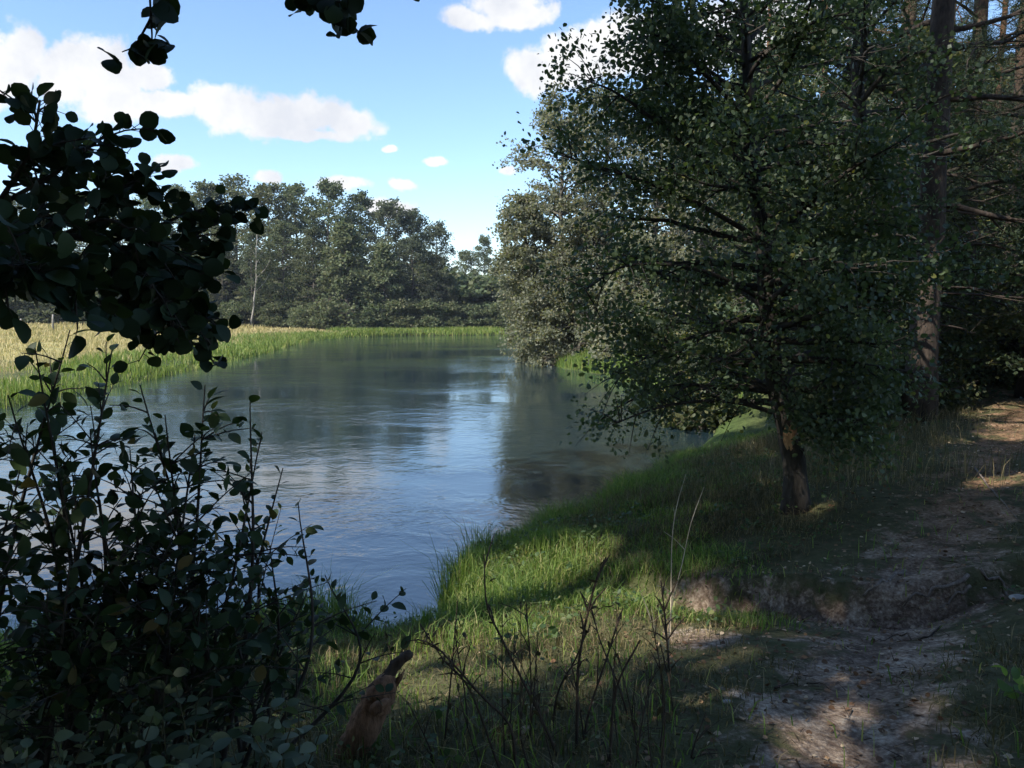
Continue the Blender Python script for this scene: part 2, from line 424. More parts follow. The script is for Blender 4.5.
# ---------------------------------------------------------------- tree generator
def branchy(rng, trunk, trad, nl, t0, prof, rise, droop, nsub, ntw, wood, lr=.33, subk=5, az0=None, sidebias=None, skip=None, t1=.985, gap=None):
    """limbs, sub-branches; returns twig sample points and directions"""
    tp = []; td = []
    n = len(trunk); tt = np.linspace(0, 1, n)
    for i in range(nl):
        t = t0+(t1-t0)*(i+rng.random())/nl
        p0 = np.array([np.interp(t, tt, trunk[:, c]) for c in range(3)]); r0 = np.interp(t, tt, trad)
        az = (i*2.39996+rng.normal()*.4) if az0 is None else az0+rng.normal()*.8
        L = prof((t-t0)/(1-t0))*rng.uniform(.75, 1.2)
        if sidebias is not None: L *= 1+sidebias[2]*math.cos(az-math.atan2(sidebias[1], sidebias[0]))
        el = rise((t-t0)/(1-t0))+rng.normal()*.12
        if skip and skip(p0, az): continue
        m = 7; pts = [p0]; d = np.array([math.cos(az)*math.cos(el), math.sin(az)*math.cos(el), math.sin(el)])
        for k in range(m):
            pts.append(pts[-1]+d*L/m); d = d+rng.normal(size=3)*.13; d[2] -= droop/m; d /= np.linalg.norm(d)
        pts = np.array(pts)
        if gap is not None:
            ok = gap(smooth_path(pts, 40))
            if not ok.all(): continue
        rr = np.linspace(max(min(r0*lr*1.6, .02+L*.02), .012), .006, m+1)
        tube(wood, pts, rr, subk, False)
        for s in range(nsub):
            u = .22+.78*(s+rng.random())/nsub; k = min(int(u*m), m-1); q0 = pts[k]+(pts[k+1]-pts[k])*(u*m-k)
            dl = pts[k+1]-pts[k]; dl /= np.linalg.norm(dl)
            side = np.cross(dl, [0, 0, 1]); side /= np.linalg.norm(side)+1e-6
            sg = 1 if s % 2 else -1
            dd = dl*rng.uniform(.4, .9)+sg*side*rng.uniform(.5, 1)+np.array([0, 0, rng.normal()*.3]); dd /= np.linalg.norm(dd)
            l2 = L*rng.uniform(.22, .42)*(1.15-.6*u)+.12
            e = [q0]
            for k2 in range(4):
                e.append(e[-1]+dd*l2/4); dd = dd+rng.normal(size=3)*.16; dd[2] -= droop*.12; dd /= np.linalg.norm(dd)
            e = np.array(e)
            if gap is not None and not gap(smooth_path(e, 9)).all(): continue
            tube(wood, e, np.linspace(max(rr[k]*.5, .006), .003, 5), 3, False)
            for w in range(ntw):
                v = rng.uniform(.15, 1); k3 = min(int(v*4), 3); a = e[k3]+(e[k3+1]-e[k3])*(v*4-k3)
                tp.append(a); td.append((e[k3+1]-e[k3])/(np.linalg.norm(e[k3+1]-e[k3])+1e-6)+rng.normal(size=3)*.5)
    return np.array(tp), np.array(td)

def leaves_at(rng, mb, tpl, tp, td, per, spread, size, zb=.8, jit=.3, filt=None, clump=0):
    n = len(tp)*per
    base = np.repeat(tp, per, 0); dirs = np.repeat(td, per, 0)
    pos = base+rng.normal(size=(n, 3))*spread*np.array([1, 1, .7])
    yd = dirs/(np.linalg.norm(dirs, axis=1)[:, None]+1e-6)+rng.normal(size=(n, 3))*.8
    zd = rdir(rng, n, zb)
    if clump:
        k = vn((pos[:,0]+.6*pos[:,2])/clump, (pos[:,1]-.8*pos[:,2])/clump, 7)+.6*vn((pos[:,1]+.5*pos[:,2])/clump*1.9, (pos[:,0]-.7*pos[:,2])/clump*1.9, 8)+rng.normal(size=n)*.10 > -.16
        pos, yd, zd = pos[k], yd[k], zd[k]
    if filt is not None:
        k = filt(pos); pos, yd, zd = pos[k], yd[k], zd[k]
    s = size*rng.uniform(1-jit, 1+jit, len(pos))
    scatter(mb, tpl, pos, yd, zd, s)

def trunk_line(rng, h, lean=(0, 0), wob=.02, n=14):
    z = np.linspace(0, h, n); t = z/h
    x = lean[0]*t+np.cumsum(rng.normal(size=n))*wob*h/n*3; y = lean[1]*t+np.cumsum(rng.normal(size=n))*wob*h/n*3
    x -= x[0]; y -= y[0]
    return np.stack([x, y, z-.15*(t == 0)], 1)

def make_tree(seed, h, rad, r0, leafmat, barkmat, name, label, cat, loc, group, t0=.12, nl=46, nsub=5, ntw=3, per=5, spread=.35, size=.32, tpl=L_CL, lean=(0,0), shape='round', filt=None, droop=.5, wholeleaf='crown'):
    rng = np.random.default_rng(seed)
    tr = trunk_line(rng, h, lean); tt = np.linspace(0, 1, len(tr)); trad = r0*(1-tt)**.8+.015; trad[0] *= 1.35
    root = empty(name, loc, label, cat, group)
    wood = MB(); tube(wood, tr, trad, 9)
    if shape == 'round': prof = lambda t: rad*(max(.0, math.sin(PI*min(1, .16+.84*t)))**.6*.95+.12)
    elif shape == 'cone': prof = lambda t: rad*(1.05-.92*t)
    elif shape == 'oval': prof = lambda t: rad*(max(.0, math.sin(PI*(.08+.88*t)))**.8+.1)
    rise = lambda t: -.1+.95*t
    off = np.array(loc)
    tp, td = branchy(rng, tr, trad, nl, t0, prof, rise, droop, nsub, ntw, wood, gap=(lambda p: filt(p+off)) if (filt is not None and name == 'shade_tree') else None)
    wood.obj('trunk', barkmat, root, True)
    lv = MB()
    off = np.array(loc)
    leaves_at(rng, lv, tpl, tp, td, per, spread, size, clump=(0 if name == 'shade_tree' or leafmat in (M['far'], M['fardark']) else rad*.26), filt=(None if filt is None else (lambda p: filt(p+off))))
    lv.obj(wholeleaf, leafmat, root)
    return root

def make_pine(seed, h, r0, name, label, loc, group, t0=.35, nl=34, rad=2.6, lean=(0, 0), filt=None, dead=10, tuft=.16, per=9, ntw=3):
    rng = np.random.default_rng(seed)
    tr = trunk_line(rng, h, lean, .008, 18); tt = np.linspace(0, 1, len(tr)); trad = r0*(1-tt)**.75+.02; trad[0] *= 1.4; trad[1] *= 1.08
    root = empty(name, loc, label, 'tree', group); wood = MB(); tube(wood, tr, trad, 11)
    tp, td = branchy(rng, tr, trad, nl, t0, lambda t: rad*(1-.75*t)+.2, lambda t: -.05+.8*t, .25, 6, ntw, wood, lr=.2)
    # dead lower snags
    for i in range(dead):
        t = rng.uniform(.08, t0); p0 = np.array([np.interp(t, tt, tr[:, c]) for c in range(3)]); az = rng.uniform(0, 2*PI); L = rng.uniform(.5, 1.7)
        pts = [p0]; d = np.array([math.cos(az), math.sin(az), rng.uniform(-.2, .3)])
        for k in range(5): pts.append(pts[-1]+d*L/5); d = d+rng.normal(size=3)*.15
        tube(wood, pts, np.linspace(.022, .006, 6), 4, False)
        for s in range(3):
            q0 = pts[2+s]; d2 = d+rng.normal(size=3)*.7; tube(wood, [q0, q0+d2*.25*L, q0+d2*.45*L+rng.normal(size=3)*.05], [.008, .006, .004], 3, False)
    wood.obj('trunk', M['pinebark'], root, True)
    lv = MB(); n = len(tp)*per*3
    base = np.repeat(tp, per*3, 0)+rng.normal(size=(n, 3))*.10; dirs = np.repeat(td, per*3, 0)
    yd = dirs*.7+rng.normal(size=(n, 3))*.75
    if filt is not None:
        k = filt(base+np.array(loc)); base = base[k]; yd = yd[k]
    scatter(lv, NEEDLE, base, yd, rdir(rng, len(base)), tuft*rng.uniform(.7, 1.3, len(base)))
    lv.obj('crown', M['needle'], root)
    return root

ORD = ['first','second','third','fourth','fifth','sixth','seventh','eighth','ninth','tenth','eleventh','twelfth','thirteenth','fourteenth','fifteenth','sixteenth','seventeenth','eighteenth','nineteenth','twentieth']

# ---------------------------------------------------------------- far tree line
protos = {}
def proto_far(key, seed, **kw):
    protos[key] = dict(seed=seed, first=None, kw=kw)
proto_far('broad', 1, h=18, rad=4.2, r0=.28, leafmat=M['far'], nl=60, per=11, t0=.06, size=.25)
proto_far('tall', 2, h=19, rad=3.2, r0=.25, leafmat=M['far'], nl=60, per=10, t0=.10, shape='oval', size=.25)
proto_far('dark', 3, h=17, rad=4.4, r0=.28, leafmat=M['fardark'], nl=60, per=11, t0=.05, shape='round', size=.25)
proto_far('cone', 4, h=12, rad=4.4, r0=.22, leafmat=M['far'], nl=58, per=11, t0=.03, size=.25, shape='cone', droop=.9)
proto_far('airy', 5, h=17, rad=2.8, r0=.20, leafmat=M['far'], nl=46, per=7, t0=.2, shape='oval', spread=.4, size=.22)
proto_far('bushy', 6, h=4, rad=2.6, r0=.10, leafmat=M['far'], nl=30, per=8, t0=.03, spread=.3, size=.28)
NAT = {'broad': 18, 'tall': 19, 'dark': 17, 'cone': 12, 'airy': 17, 'bushy': 4}
rng0 = np.random.default_rng(77)
def far_tree(key, px, top, Yd, label, name='alder_tree', group='trees along the far bank', wide=1.0, bark='farbark'):
    x = (px-512)/F*Yd; z = hz(x, Yd); topz = CZ+(HOR-top)/F*Yd; hh = max(topz-z, 1.0); s = hh/NAT[key]
    p = protos[key]; loc = (x, Yd, z-.05); rz = rng0.uniform(0, 6.28)
    if p['first'] is None:
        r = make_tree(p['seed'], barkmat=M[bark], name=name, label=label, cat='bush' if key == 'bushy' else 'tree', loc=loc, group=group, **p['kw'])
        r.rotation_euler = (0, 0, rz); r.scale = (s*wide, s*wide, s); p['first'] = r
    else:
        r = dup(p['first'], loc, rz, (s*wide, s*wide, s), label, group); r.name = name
    return r

back = [  # px, top, distance, kind, wide
 (-60,205,92,'broad',1),(-20,212,98,'tall',1),(18,200,104,'airy',1.1),(52,214,110,'airy',1.2),(92,222,112,'tall',1),(125,205,108,'broad',1),(158,196,106,'airy',1.2),
 (184,190,108,'tall',1),(212,187,104,'tall',1.05),(243,184,106,'airy',1.25),(272,188,102,'tall',1.1),(300,192,106,'broad',1),(330,189,104,'broad',.95),(362,200,106,'broad',.95),
 (390,207,104,'dark',.95),(415,216,106,'dark',.9),(436,228,110,'dark',.85)]
kd = {'broad':'broad olive-green','tall':'tall narrow grey-green','airy':'thin-crowned pale','dark':'dense dark green','cone':'brownish cone-shaped','bushy':'low rounded'}
for i, (px, top, Yd, k, w) in enumerate(back):
    far_tree(k, px, top, Yd, '%s tree in the back row beyond the meadow, %s from the left end' % (kd[k], ORD[i]), wide=w)
front = [(225,232,97,'tall',1.2,'grey-green tree with a bare lower trunk behind the meadow, left of the pale trunk'),
 (285,228,96,'broad',1.0,'olive-green tree right of the pale bare trunk at the meadow edge'),
 (315,232,94,'broad',.9,'leafy olive tree just left of the brownish cone-shaped one on the far bank'),
 (347,226,93,'cone',1.15,'brownish cone-shaped tree sweeping down to the grass in the middle of the far bank'),
 (385,245,93,'cone',1.0,'shorter drooping tree touching the water edge, right of the brownish cone'),
 (412,240,95,'dark',1.0,'dark green tree at the right shoulder of the far wood'),
 (437,258,96,'dark',.9,'small dark tree closing the right end of the far wood'),
 (452,278,97,'cone',.8,'low dark green tree at the right foot of the far wood'),
 (150,265,94,'broad',1.1,'lower olive tree behind the meadow, under the hanging branch'),
 (185,262,92,'broad',1.0,'lower bushy-crowned tree behind the meadow, right of the hanging branch'),
 (255,236,93,'airy',.8,'slender tree with a pale almost white trunk at the meadow edge'),
 (466,252,128,'tall',1.1,'distant pale tree seen through the gap at the river bend, left one'),
 (484,240,130,'broad',.85,'distant rounded tree standing tallest in the gap at the river bend'),
 (500,262,126,'broad',.9,'distant tree in the gap, half behind the big riverside tree'),
 (474,285,118,'cone',.9,'low distant tree with a leaning pale trunk at the river bend'),
 (505,285,112,'dark',.9,'low dark distant tree beside the big riverside tree'),
 (525,262,122,'tall',1.0,'distant tree hidden mostly behind the big riverside tree'),
 (560,250,124,'broad',1.0,'distant tree behind the crown of the big riverside tree'),
 (610,245,122,'broad',1.1,'distant tree on the far bank behind the low riverside branches'),
 (660,250,120,'dark',1.1,'distant dark tree on the far bank behind the alder')]
for i in range(15):
    far_tree('bushy', -10+i*36+rng0.uniform(-8, 8), rng0.uniform(270, 288), rng0.uniform(99, 103), 'taller bush among the far trunks, %s of its row from the left' % ORD[i], 'tall_bush', 'tall bushes among the far trunks', 1.5)
for px, top, Yd, k, w, lab in front: far_tree(k, px, top, Yd, lab, wide=w)
# pale bare trunk at px 255
def pole_tree(px, ybase, ytop, Yd, r, name, label, mat):
    x = (px-512)/F*Yd; z = hz(x, Yd); tz = CZ+(HOR-ytop)/F*Yd
    rng = np.random.default_rng(int(px)); root = empty(name, (x, Yd, z), label, 'tree', None); mb = MB()
    tr = trunk_line(rng, tz-z, (.9, 0), .05); tube(mb, tr, np.linspace(r, r*.25, len(tr)), 7)
    for t in (.45, .6, .7, .8, .9):
        p0 = tr[int(t*13)]; a = rng.uniform(0, 6.28); L = 1.8*(1.2-t)+.5
        tube(mb, [p0, p0+np.array([math.cos(a)*L*.6, math.sin(a)*L*.6, L*.6]), p0+np.array([math.cos(a)*L, math.sin(a)*L, L*1.3])], [r*.4, r*.25, r*.1], 5)
    mb.obj('trunk', mat, root, True)
pole_tree(252, 318, 236, 92, .12, 'dead_tree', 'bare pale dead trunk standing at the edge of the meadow', M['birchbark'])
bl = [(20,300,88,1.2),(55,296,90,1.3),(95,302,88,1.2),(130,305,91,1.2),(165,304,90,1.1),(205,308,91,1.1),(232,306,92,1.0),(275,308,92,1.1),(300,310,91.5,1.0),(322,308,91,1.0),(372,308,91.5,1.1),(400,306,92,1.1),(428,306,93,1.1),(450,308,94,1.0),(473,309,95,1.0),(497,308,95,1.0),(520,306,94,1.0),(-20,296,86,1.3)]
for i, (px, top, Yd, w) in enumerate(sorted(bl)):
    far_tree('bushy', px, top, Yd, 'low bush at the foot of the far trees, %s bush from the left' % ORD[i], 'low_bush', 'bushes at the foot of the far trees', w)
# small pale posts in the meadow
for (px, Yd, hgt, lab) in ((54, 74, 1.5, 'pale wooden post in the meadow, the taller right one'), (22, 78, 1.0, 'short pale wooden post in the meadow near the left edge')):
    x = (px-512)/F*Yd; mb = MB(); z = hz(x, Yd)
    tube(mb, [(x, Yd, z-.1), (x+.02, Yd, z+hgt*.6), (x+.06, Yd, z+hgt)], [.10, .09, .08], 7); tag(mb.obj('wooden_post', M['birchbark']), lab, 'post')

# ---------------------------------------------------------------- riverside trees on the right bank, 40 m away
def rb(px, Yd): return (px-512)/F*Yd
def rtree(seed, px, top, Yd, rad, label, **kw):
    x = rb(px, Yd); z = max(hz(x, Yd), .1); h = CZ+(HOR-top)/F*Yd-z
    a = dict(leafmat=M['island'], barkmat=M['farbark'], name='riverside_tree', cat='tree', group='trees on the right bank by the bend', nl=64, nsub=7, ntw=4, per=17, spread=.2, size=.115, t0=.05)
    a.update(kw)
    return make_tree(seed, h, rad, .2, label=label, loc=(x, Yd, z), **a)
rtree(21, 562, 112, 45, 3.4, 'tall sunlit grey-green tree overhanging the river bend, lightest of the right bank', shape='oval', nl=76)
rtree(22, 543, 205, 43.5, 2.0, 'lower sunlit tree leaning over the water at the left edge of the right bank', lean=(-1.2,-.3), droop=.9)
rtree(23, 605, 105, 47, 3.6, 'tall pale tree between the bend tree and the dark alder', shape='oval')
rtree(24, 590, 225, 41.5, 2.6, 'yellow-green lower tree at the water edge below the tall bend tree', droop=.8)
rtree(25, 655, 90, 46, 3.8, 'tall riverside tree mostly hidden behind the left half of the alder crown')
rtree(26, 640, 250, 38, 2.6, 'bushy yellowish tree above the bright grass strip across the inlet', droop=.8)
rtree(27, 555, 300, 42.2, 1.9, 'low reddish-green bush drooping to the water under the bend tree', name='riverside_bush', cat='bush', nl=34, nsub=6)
rtree(28, 700, 120, 40, 3.6, 'riverside tree behind the alder trunk', nl=50)
for i, (px, top, Yd, rad, lab) in enumerate([(668,345,31,1.5,'low green bush on the bank behind the alder, left'),(705,335,28,1.6,'rounded bush on the bank behind the lower alder branch'),(745,330,26,1.7,'shady bush on the bank just left of the alder trunk'),
      (700,395,20,.9,'small leafy bush at the inlet edge under the lower alder branch')]):
    rtree(40+i, px, top, Yd, rad, lab, name='riverside_bush', cat='bush', group='bushes on the right bank', nl=30, nsub=6, ntw=4, per=8, spread=.14, size=.11, leafmat=M['under'])

# ---------------------------------------------------------------- the alder on the near right bank
ab = G(795, 510); 
SPOTS = [(540,622,.45),(590,612,.42),(555,575,.6),(510,590,.6),(605,566,.3),(660,618,.25),(470,605,.5),(645,630,.22),(665,645,.2),(700,630,.12),(1000,412,.8),(1018,430,.6),(985,487,.25),(770,745,.06),(350,735,.15),(410,712,.18),(955,585,.08),(985,530,.12),(620,590,.25)]
SP_ = [(G(a, b)+np.array([0, 0, .12]), r) for a, b, r in SPOTS]
SP_ += [(P(789,434,ab[1]), .09), (P(705,215,ab[1]-.5), .13), (P(640,430,ab[1]), .13)]+[(P(a, b, ab[1]+c), r) for a, b, c, r in ((600,330,-.3,.12),(715,420,-.6,.12),(690,130,-.5,.12),(635,300,0,.15),(880,300,1.5,.2),(920,270,4,.25),(950,140,4,.2),(1000,170,13,.6),(910,360,6,.25))]
def sun_gaps(p):
    keep = np.ones(len(p), bool)
    for s, r in SP_:
        w = p-s; t = w@SDIR; dist = np.linalg.norm(w-t[:, None]*SDIR, axis=1); keep &= ~((dist < r+.04) & (t > .5))
    return keep
def big_alder():
    rng = np.random.default_rng(5); root = empty('alder_tree', ab, 'dark leafy alder with a scarred slender trunk leaning from the grassy bank', 'tree')
    Y0 = ab[1]
    ctrl = [P(796,512,Y0), P(795,470,Y0), P(788,430,Y0+.02), P(778,395,Y0+.05), P(768,320,Y0+.12), P(762,240,Y0+.2), P(752,160,Y0+.25), P(748,80,Y0+.3), P(744,0,Y0+.35), P(742,-110,Y0+.4), P(744,-230,Y0+.4)]
    tr = smooth_path(ctrl, 26)-ab; tr[0, 2] -= .15
    tt = np.linspace(0, 1, 26); trad = .118*(1-tt)**.9+.012; trad[0] = .17; trad[1] = .14
    wood = MB(); tube(wood, tr, trad, 12, rough=.05, rng=rng)
    prof = lambda t: 1.8*float(np.interp(t, [0, .1, .25, .6, 1], [.62, .85, 1, .7, .15]))
    # few boughs towards the camera-right; more to the river (light) side
    tp, td = branchy(rng, tr, trad, 96, .27, prof, lambda t: .08+.6*t, .3, 8, 4, wood, lr=.34, sidebias=(.35, 1, .12))
    # designed low branches reaching over the water
    ex = []
    for ctrlp in ([(772,412,0),(735,402,-.1),(690,402,-.2),(650,410,-.3),(612,425,-.4)], [(778,395,0),(740,375,.2),(690,370,.3),(640,395,.3),(600,420,.2)], [(770,340,0),(720,330,-.3),(660,350,-.5),(620,375,-.6)],
                  [(765,300,0),(700,270,-.4),(630,265,-.5),(585,290,-.5)],[(762,240,0),(690,200,-.3),(610,170,-.4),(560,155,-.4)],[(757,200,0),(680,140,0),(620,95,0),(585,80,0)],[(750,120,0),(690,60,-.2),(640,20,-.3)],[(790,440,0),(815,425,-.3),(850,420,-.5)],[(770,330,0),(830,300,-.4),(880,300,-.6)],[(765,280,0),(830,240,-.3),(890,215,-.5)]):
        pts = smooth_path([P(a, b, Y0+c) for a, b, c in ctrlp], 12)-ab
        tube(wood, pts, np.linspace(.028, .006, 12), 6, False)
        for s in range(20):
            u = rng.uniform(.2, 1)*11; k = min(int(u), 10); q0 = pts[k]+(pts[k+1]-pts[k])*(u-k); dl = (pts[k+1]-pts[k]); dl /= np.linalg.norm(dl)
            dd = dl*.6+rng.normal(size=3)*.6; dd /= np.linalg.norm(dd); e = [q0, q0+dd*.22, q0+dd*.42+np.array([0, 0, -.05])]
            tube(wood, e, [.008, .005, .003], 3, False)
            for w in range(4): ex.append((q0+dd*rng.uniform(.1, .45), dd))
    wood.obj('trunk', M['alderbark'], root, True)
    lv = MB()
    tpa = np.vstack([tp, [e[0] for e in ex]]); tda = np.vstack([td, [e[1] for e in ex]])
    leaves_at(rng, lv, L_MID, tpa, tda, 23, .12, .046, zb=.7, jit=.45, clump=.42, filt=lambda p: sun_gaps(p+ab))
    lv.obj('crown', M['alder'], root)
    # bark scar
    mb = MB(); c = P(791, 434, Y0-.075)-ab
    t = np.linspace(0, 1, 9); a = np.linspace(-.75, .75, 6); vs = []
    cen = P(788.5, 436, Y0+.015)-ab
    for u in t:
        z = (u-.5)*.24; w = math.sin(PI*(.12+.76*u))**.6
        for b in a:
            vs.append(cen+np.array([math.sin(b*w-.1)*.110-.012*(u-.5)*2, -math.cos(b*w-.1)*.112, z+.015*math.sin(b*9)]))
    fs = [[i*6+j, i*6+j+1, (i+1)*6+j+1, (i+1)*6+j] for i in range(8) for j in range(5)]
    mb.add(vs, [np.array(fs)]); o = mb.obj('bark_scar', M['scar'], root, True); o['label'] = 'bare orange-brown wound in the bark'
    return root
big_alder()

# ---------------------------------------------------------------- pines and understory on the right
pines = [ # px, Y, r0, h, lean, label
 (921,12.6,.20,17,(.1,.3),'thick pine trunk standing nearest the path, right of the alder'),
 (964,17,.17,18,(-.1,.2),'slimmer straight pine just right of the thick pine'),
 (1004,22,.17,18,(0,0),'pine with a sunlit orange trunk near the right edge of the photo'),
 (888,15.5,.17,15,(.5,.1),'dark leaning pine trunk close left of the thick pine'),
 (850,21,.16,16,(0,.3),'pine behind the gap between the alder and the dark leaning pine'),
 (1035,14.5,.19,17,(0,0),'pine whose branches reach in at the right edge'),
 (1090,17,.2,18,(0,0),'pine standing outside the right edge of the view'),
 (985,31,.17,19,(0,0),'farther pine seen between the orange trunk and the slim pine'),
 (935,28,.16,18,(0,0),'farther pine behind the thick trunk'),
 (815,30,.16,18,(0,0),'farther pine directly right of the alder trunk'),
 (1030,36,.18,19,(0,0),'far pine at the right edge behind the orange trunk'),
 (760,34,.16,17,(0,0),'farther pine hidden behind the alder crown')]
for i, (px, Yd, r0, h, lean, lab) in enumerate(pines):
    x = rb(px, Yd); near = Yd < 20
    make_pine(100+i, h, r0, 'pine_tree', lab, (x, Yd, hz(x, Yd)), 'pines of the forest on the right', lean=lean, t0=.20 if near else .22, nl=44, rad=2.7, dead=16, tuft=.15 if near else .2, per=7 if near else 5, ntw=5 if near else 4)
und = [(835,190,17,2.0,'tall leafy understory tree right of the alder'),(885,250,14.2,1.5,'young leafy tree in front of the dark leaning pine'),(955,265,19,2.2,'bushy young tree behind the slim pine'),
 (1010,285,17.5,1.8,'low leafy tree at the right edge above the sunlit path'),(800,260,22,2.2,'shaded bush-like tree behind the alder trunk'),(870,330,17.5,1.6,'dark bush right of the alder at ground level'),
 (918,345,15.2,1.2,'dark bush at the foot of the thick pine'),(945,335,17.5,1.5,'dark spreading bush right of the thick pine'),(985,330,20,1.5,'dark bush beyond the sunlit patch of path'),
 (1040,320,16,1.4,'bush at the right edge beside the path'),(845,385,13.2,.9,'small shrub in the grass right of the alder trunk'),(905,375,13.4,.8,'small shrub in the grass below the thick pine'),
 (930,90,26,3.2,'tall broadleaf tree deep in the forest'),(1000,150,29,3.2,'broadleaf tree deep in the forest at the right edge'),(850,60,28,3.2,'broadleaf tree deep in the forest behind the alder'),(790,90,30,3.2,'tall broadleaf tree far behind the alder trunk')]
und += [(850,-40,11.6,1.5,'slim dark broadleaf tree filling the space between the alder and the thick pine'),(905,60,16,1.7,'leafy tree hiding the upper trunk of the leaning pine'),(1075,150,12.8,1.2,'broadleaf tree reaching in at the right edge over the path')]
for i, (px, top, Yd, rad, lab) in enumerate(und):
    bush = top > 320
    rtree(140+i, px, top, Yd, rad, lab, name='forest_bush' if bush else 'forest_tree', cat='bush' if bush else 'tree', group='undergrowth of the forest on the right', nl=34 if bush else 52, nsub=6, ntw=4,
          per=15 if Yd < 20 else 8, spread=.14 if Yd < 20 else .2, size=.058 if Yd < 20 else .12, filt=sun_gaps, leafmat=M['under'] if i % 2 else M['alder'], t0=.04 if i < 16 else .22, barkmat=M['alderbark'])
# far forest behind on the right: copies that close the horizon
fr = np.random.default_rng(9)
for i in range(16):
    px = 690+i*28+fr.uniform(-8, 8); Yd = fr.uniform(48, 62)
    far_tree(['broad','dark','tall'][i % 3], px, fr.uniform(60, 160), Yd, 'background tree deep in the right-hand forest, %s from the left' % ORD[i], 'forest_tree', 'background trees of the right-hand forest', 1.0)
for i in range(11):
    px = 720+i*34; Yd = fr.uniform(36, 46)
    far_tree('bushy', px, fr.uniform(262, 285), Yd, 'shaded bush deep under the right-hand forest trees, %s from the left' % ORD[i], 'forest_bush', 'bushes deep in the right-hand forest', 1.3)

# ---------------------------------------------------------------- shade trees beside and behind the camera (dappled light)
shade = [(-6.7,1.5,22,4.0),(-4.0,-3.2,22,4.0),(-9.5,-1.0,17,3.6),(-1.0,-5.5,17,3.6),(-7.5,-5.5,19,3.8),(-12,-5,18,3.8),(2.5,-4.5,16,3.4),(-3.5,-9,20,4),(1.5,-10,19,4),(6,-6,17,3.5),(-11.5,1.2,14,3.0),(-9.6,3.0,23,4.0),(-14,.6,18,3.4)]
for i, (x, y, h, rad) in enumerate(shade):
    make_tree(300+i, h, rad, .22, M['under'], M['alderbark'], 'shade_tree', 'leafy bank tree behind the viewpoint that shades the foreground, out of view, %s one' % ORD[i], 'tree', (x, y, hz(x, y)), 'trees around the viewpoint', t0=.16, nl=62, nsub=6, ntw=4, per=8, spread=.32, size=.26, shape='oval', filt=sun_gaps)

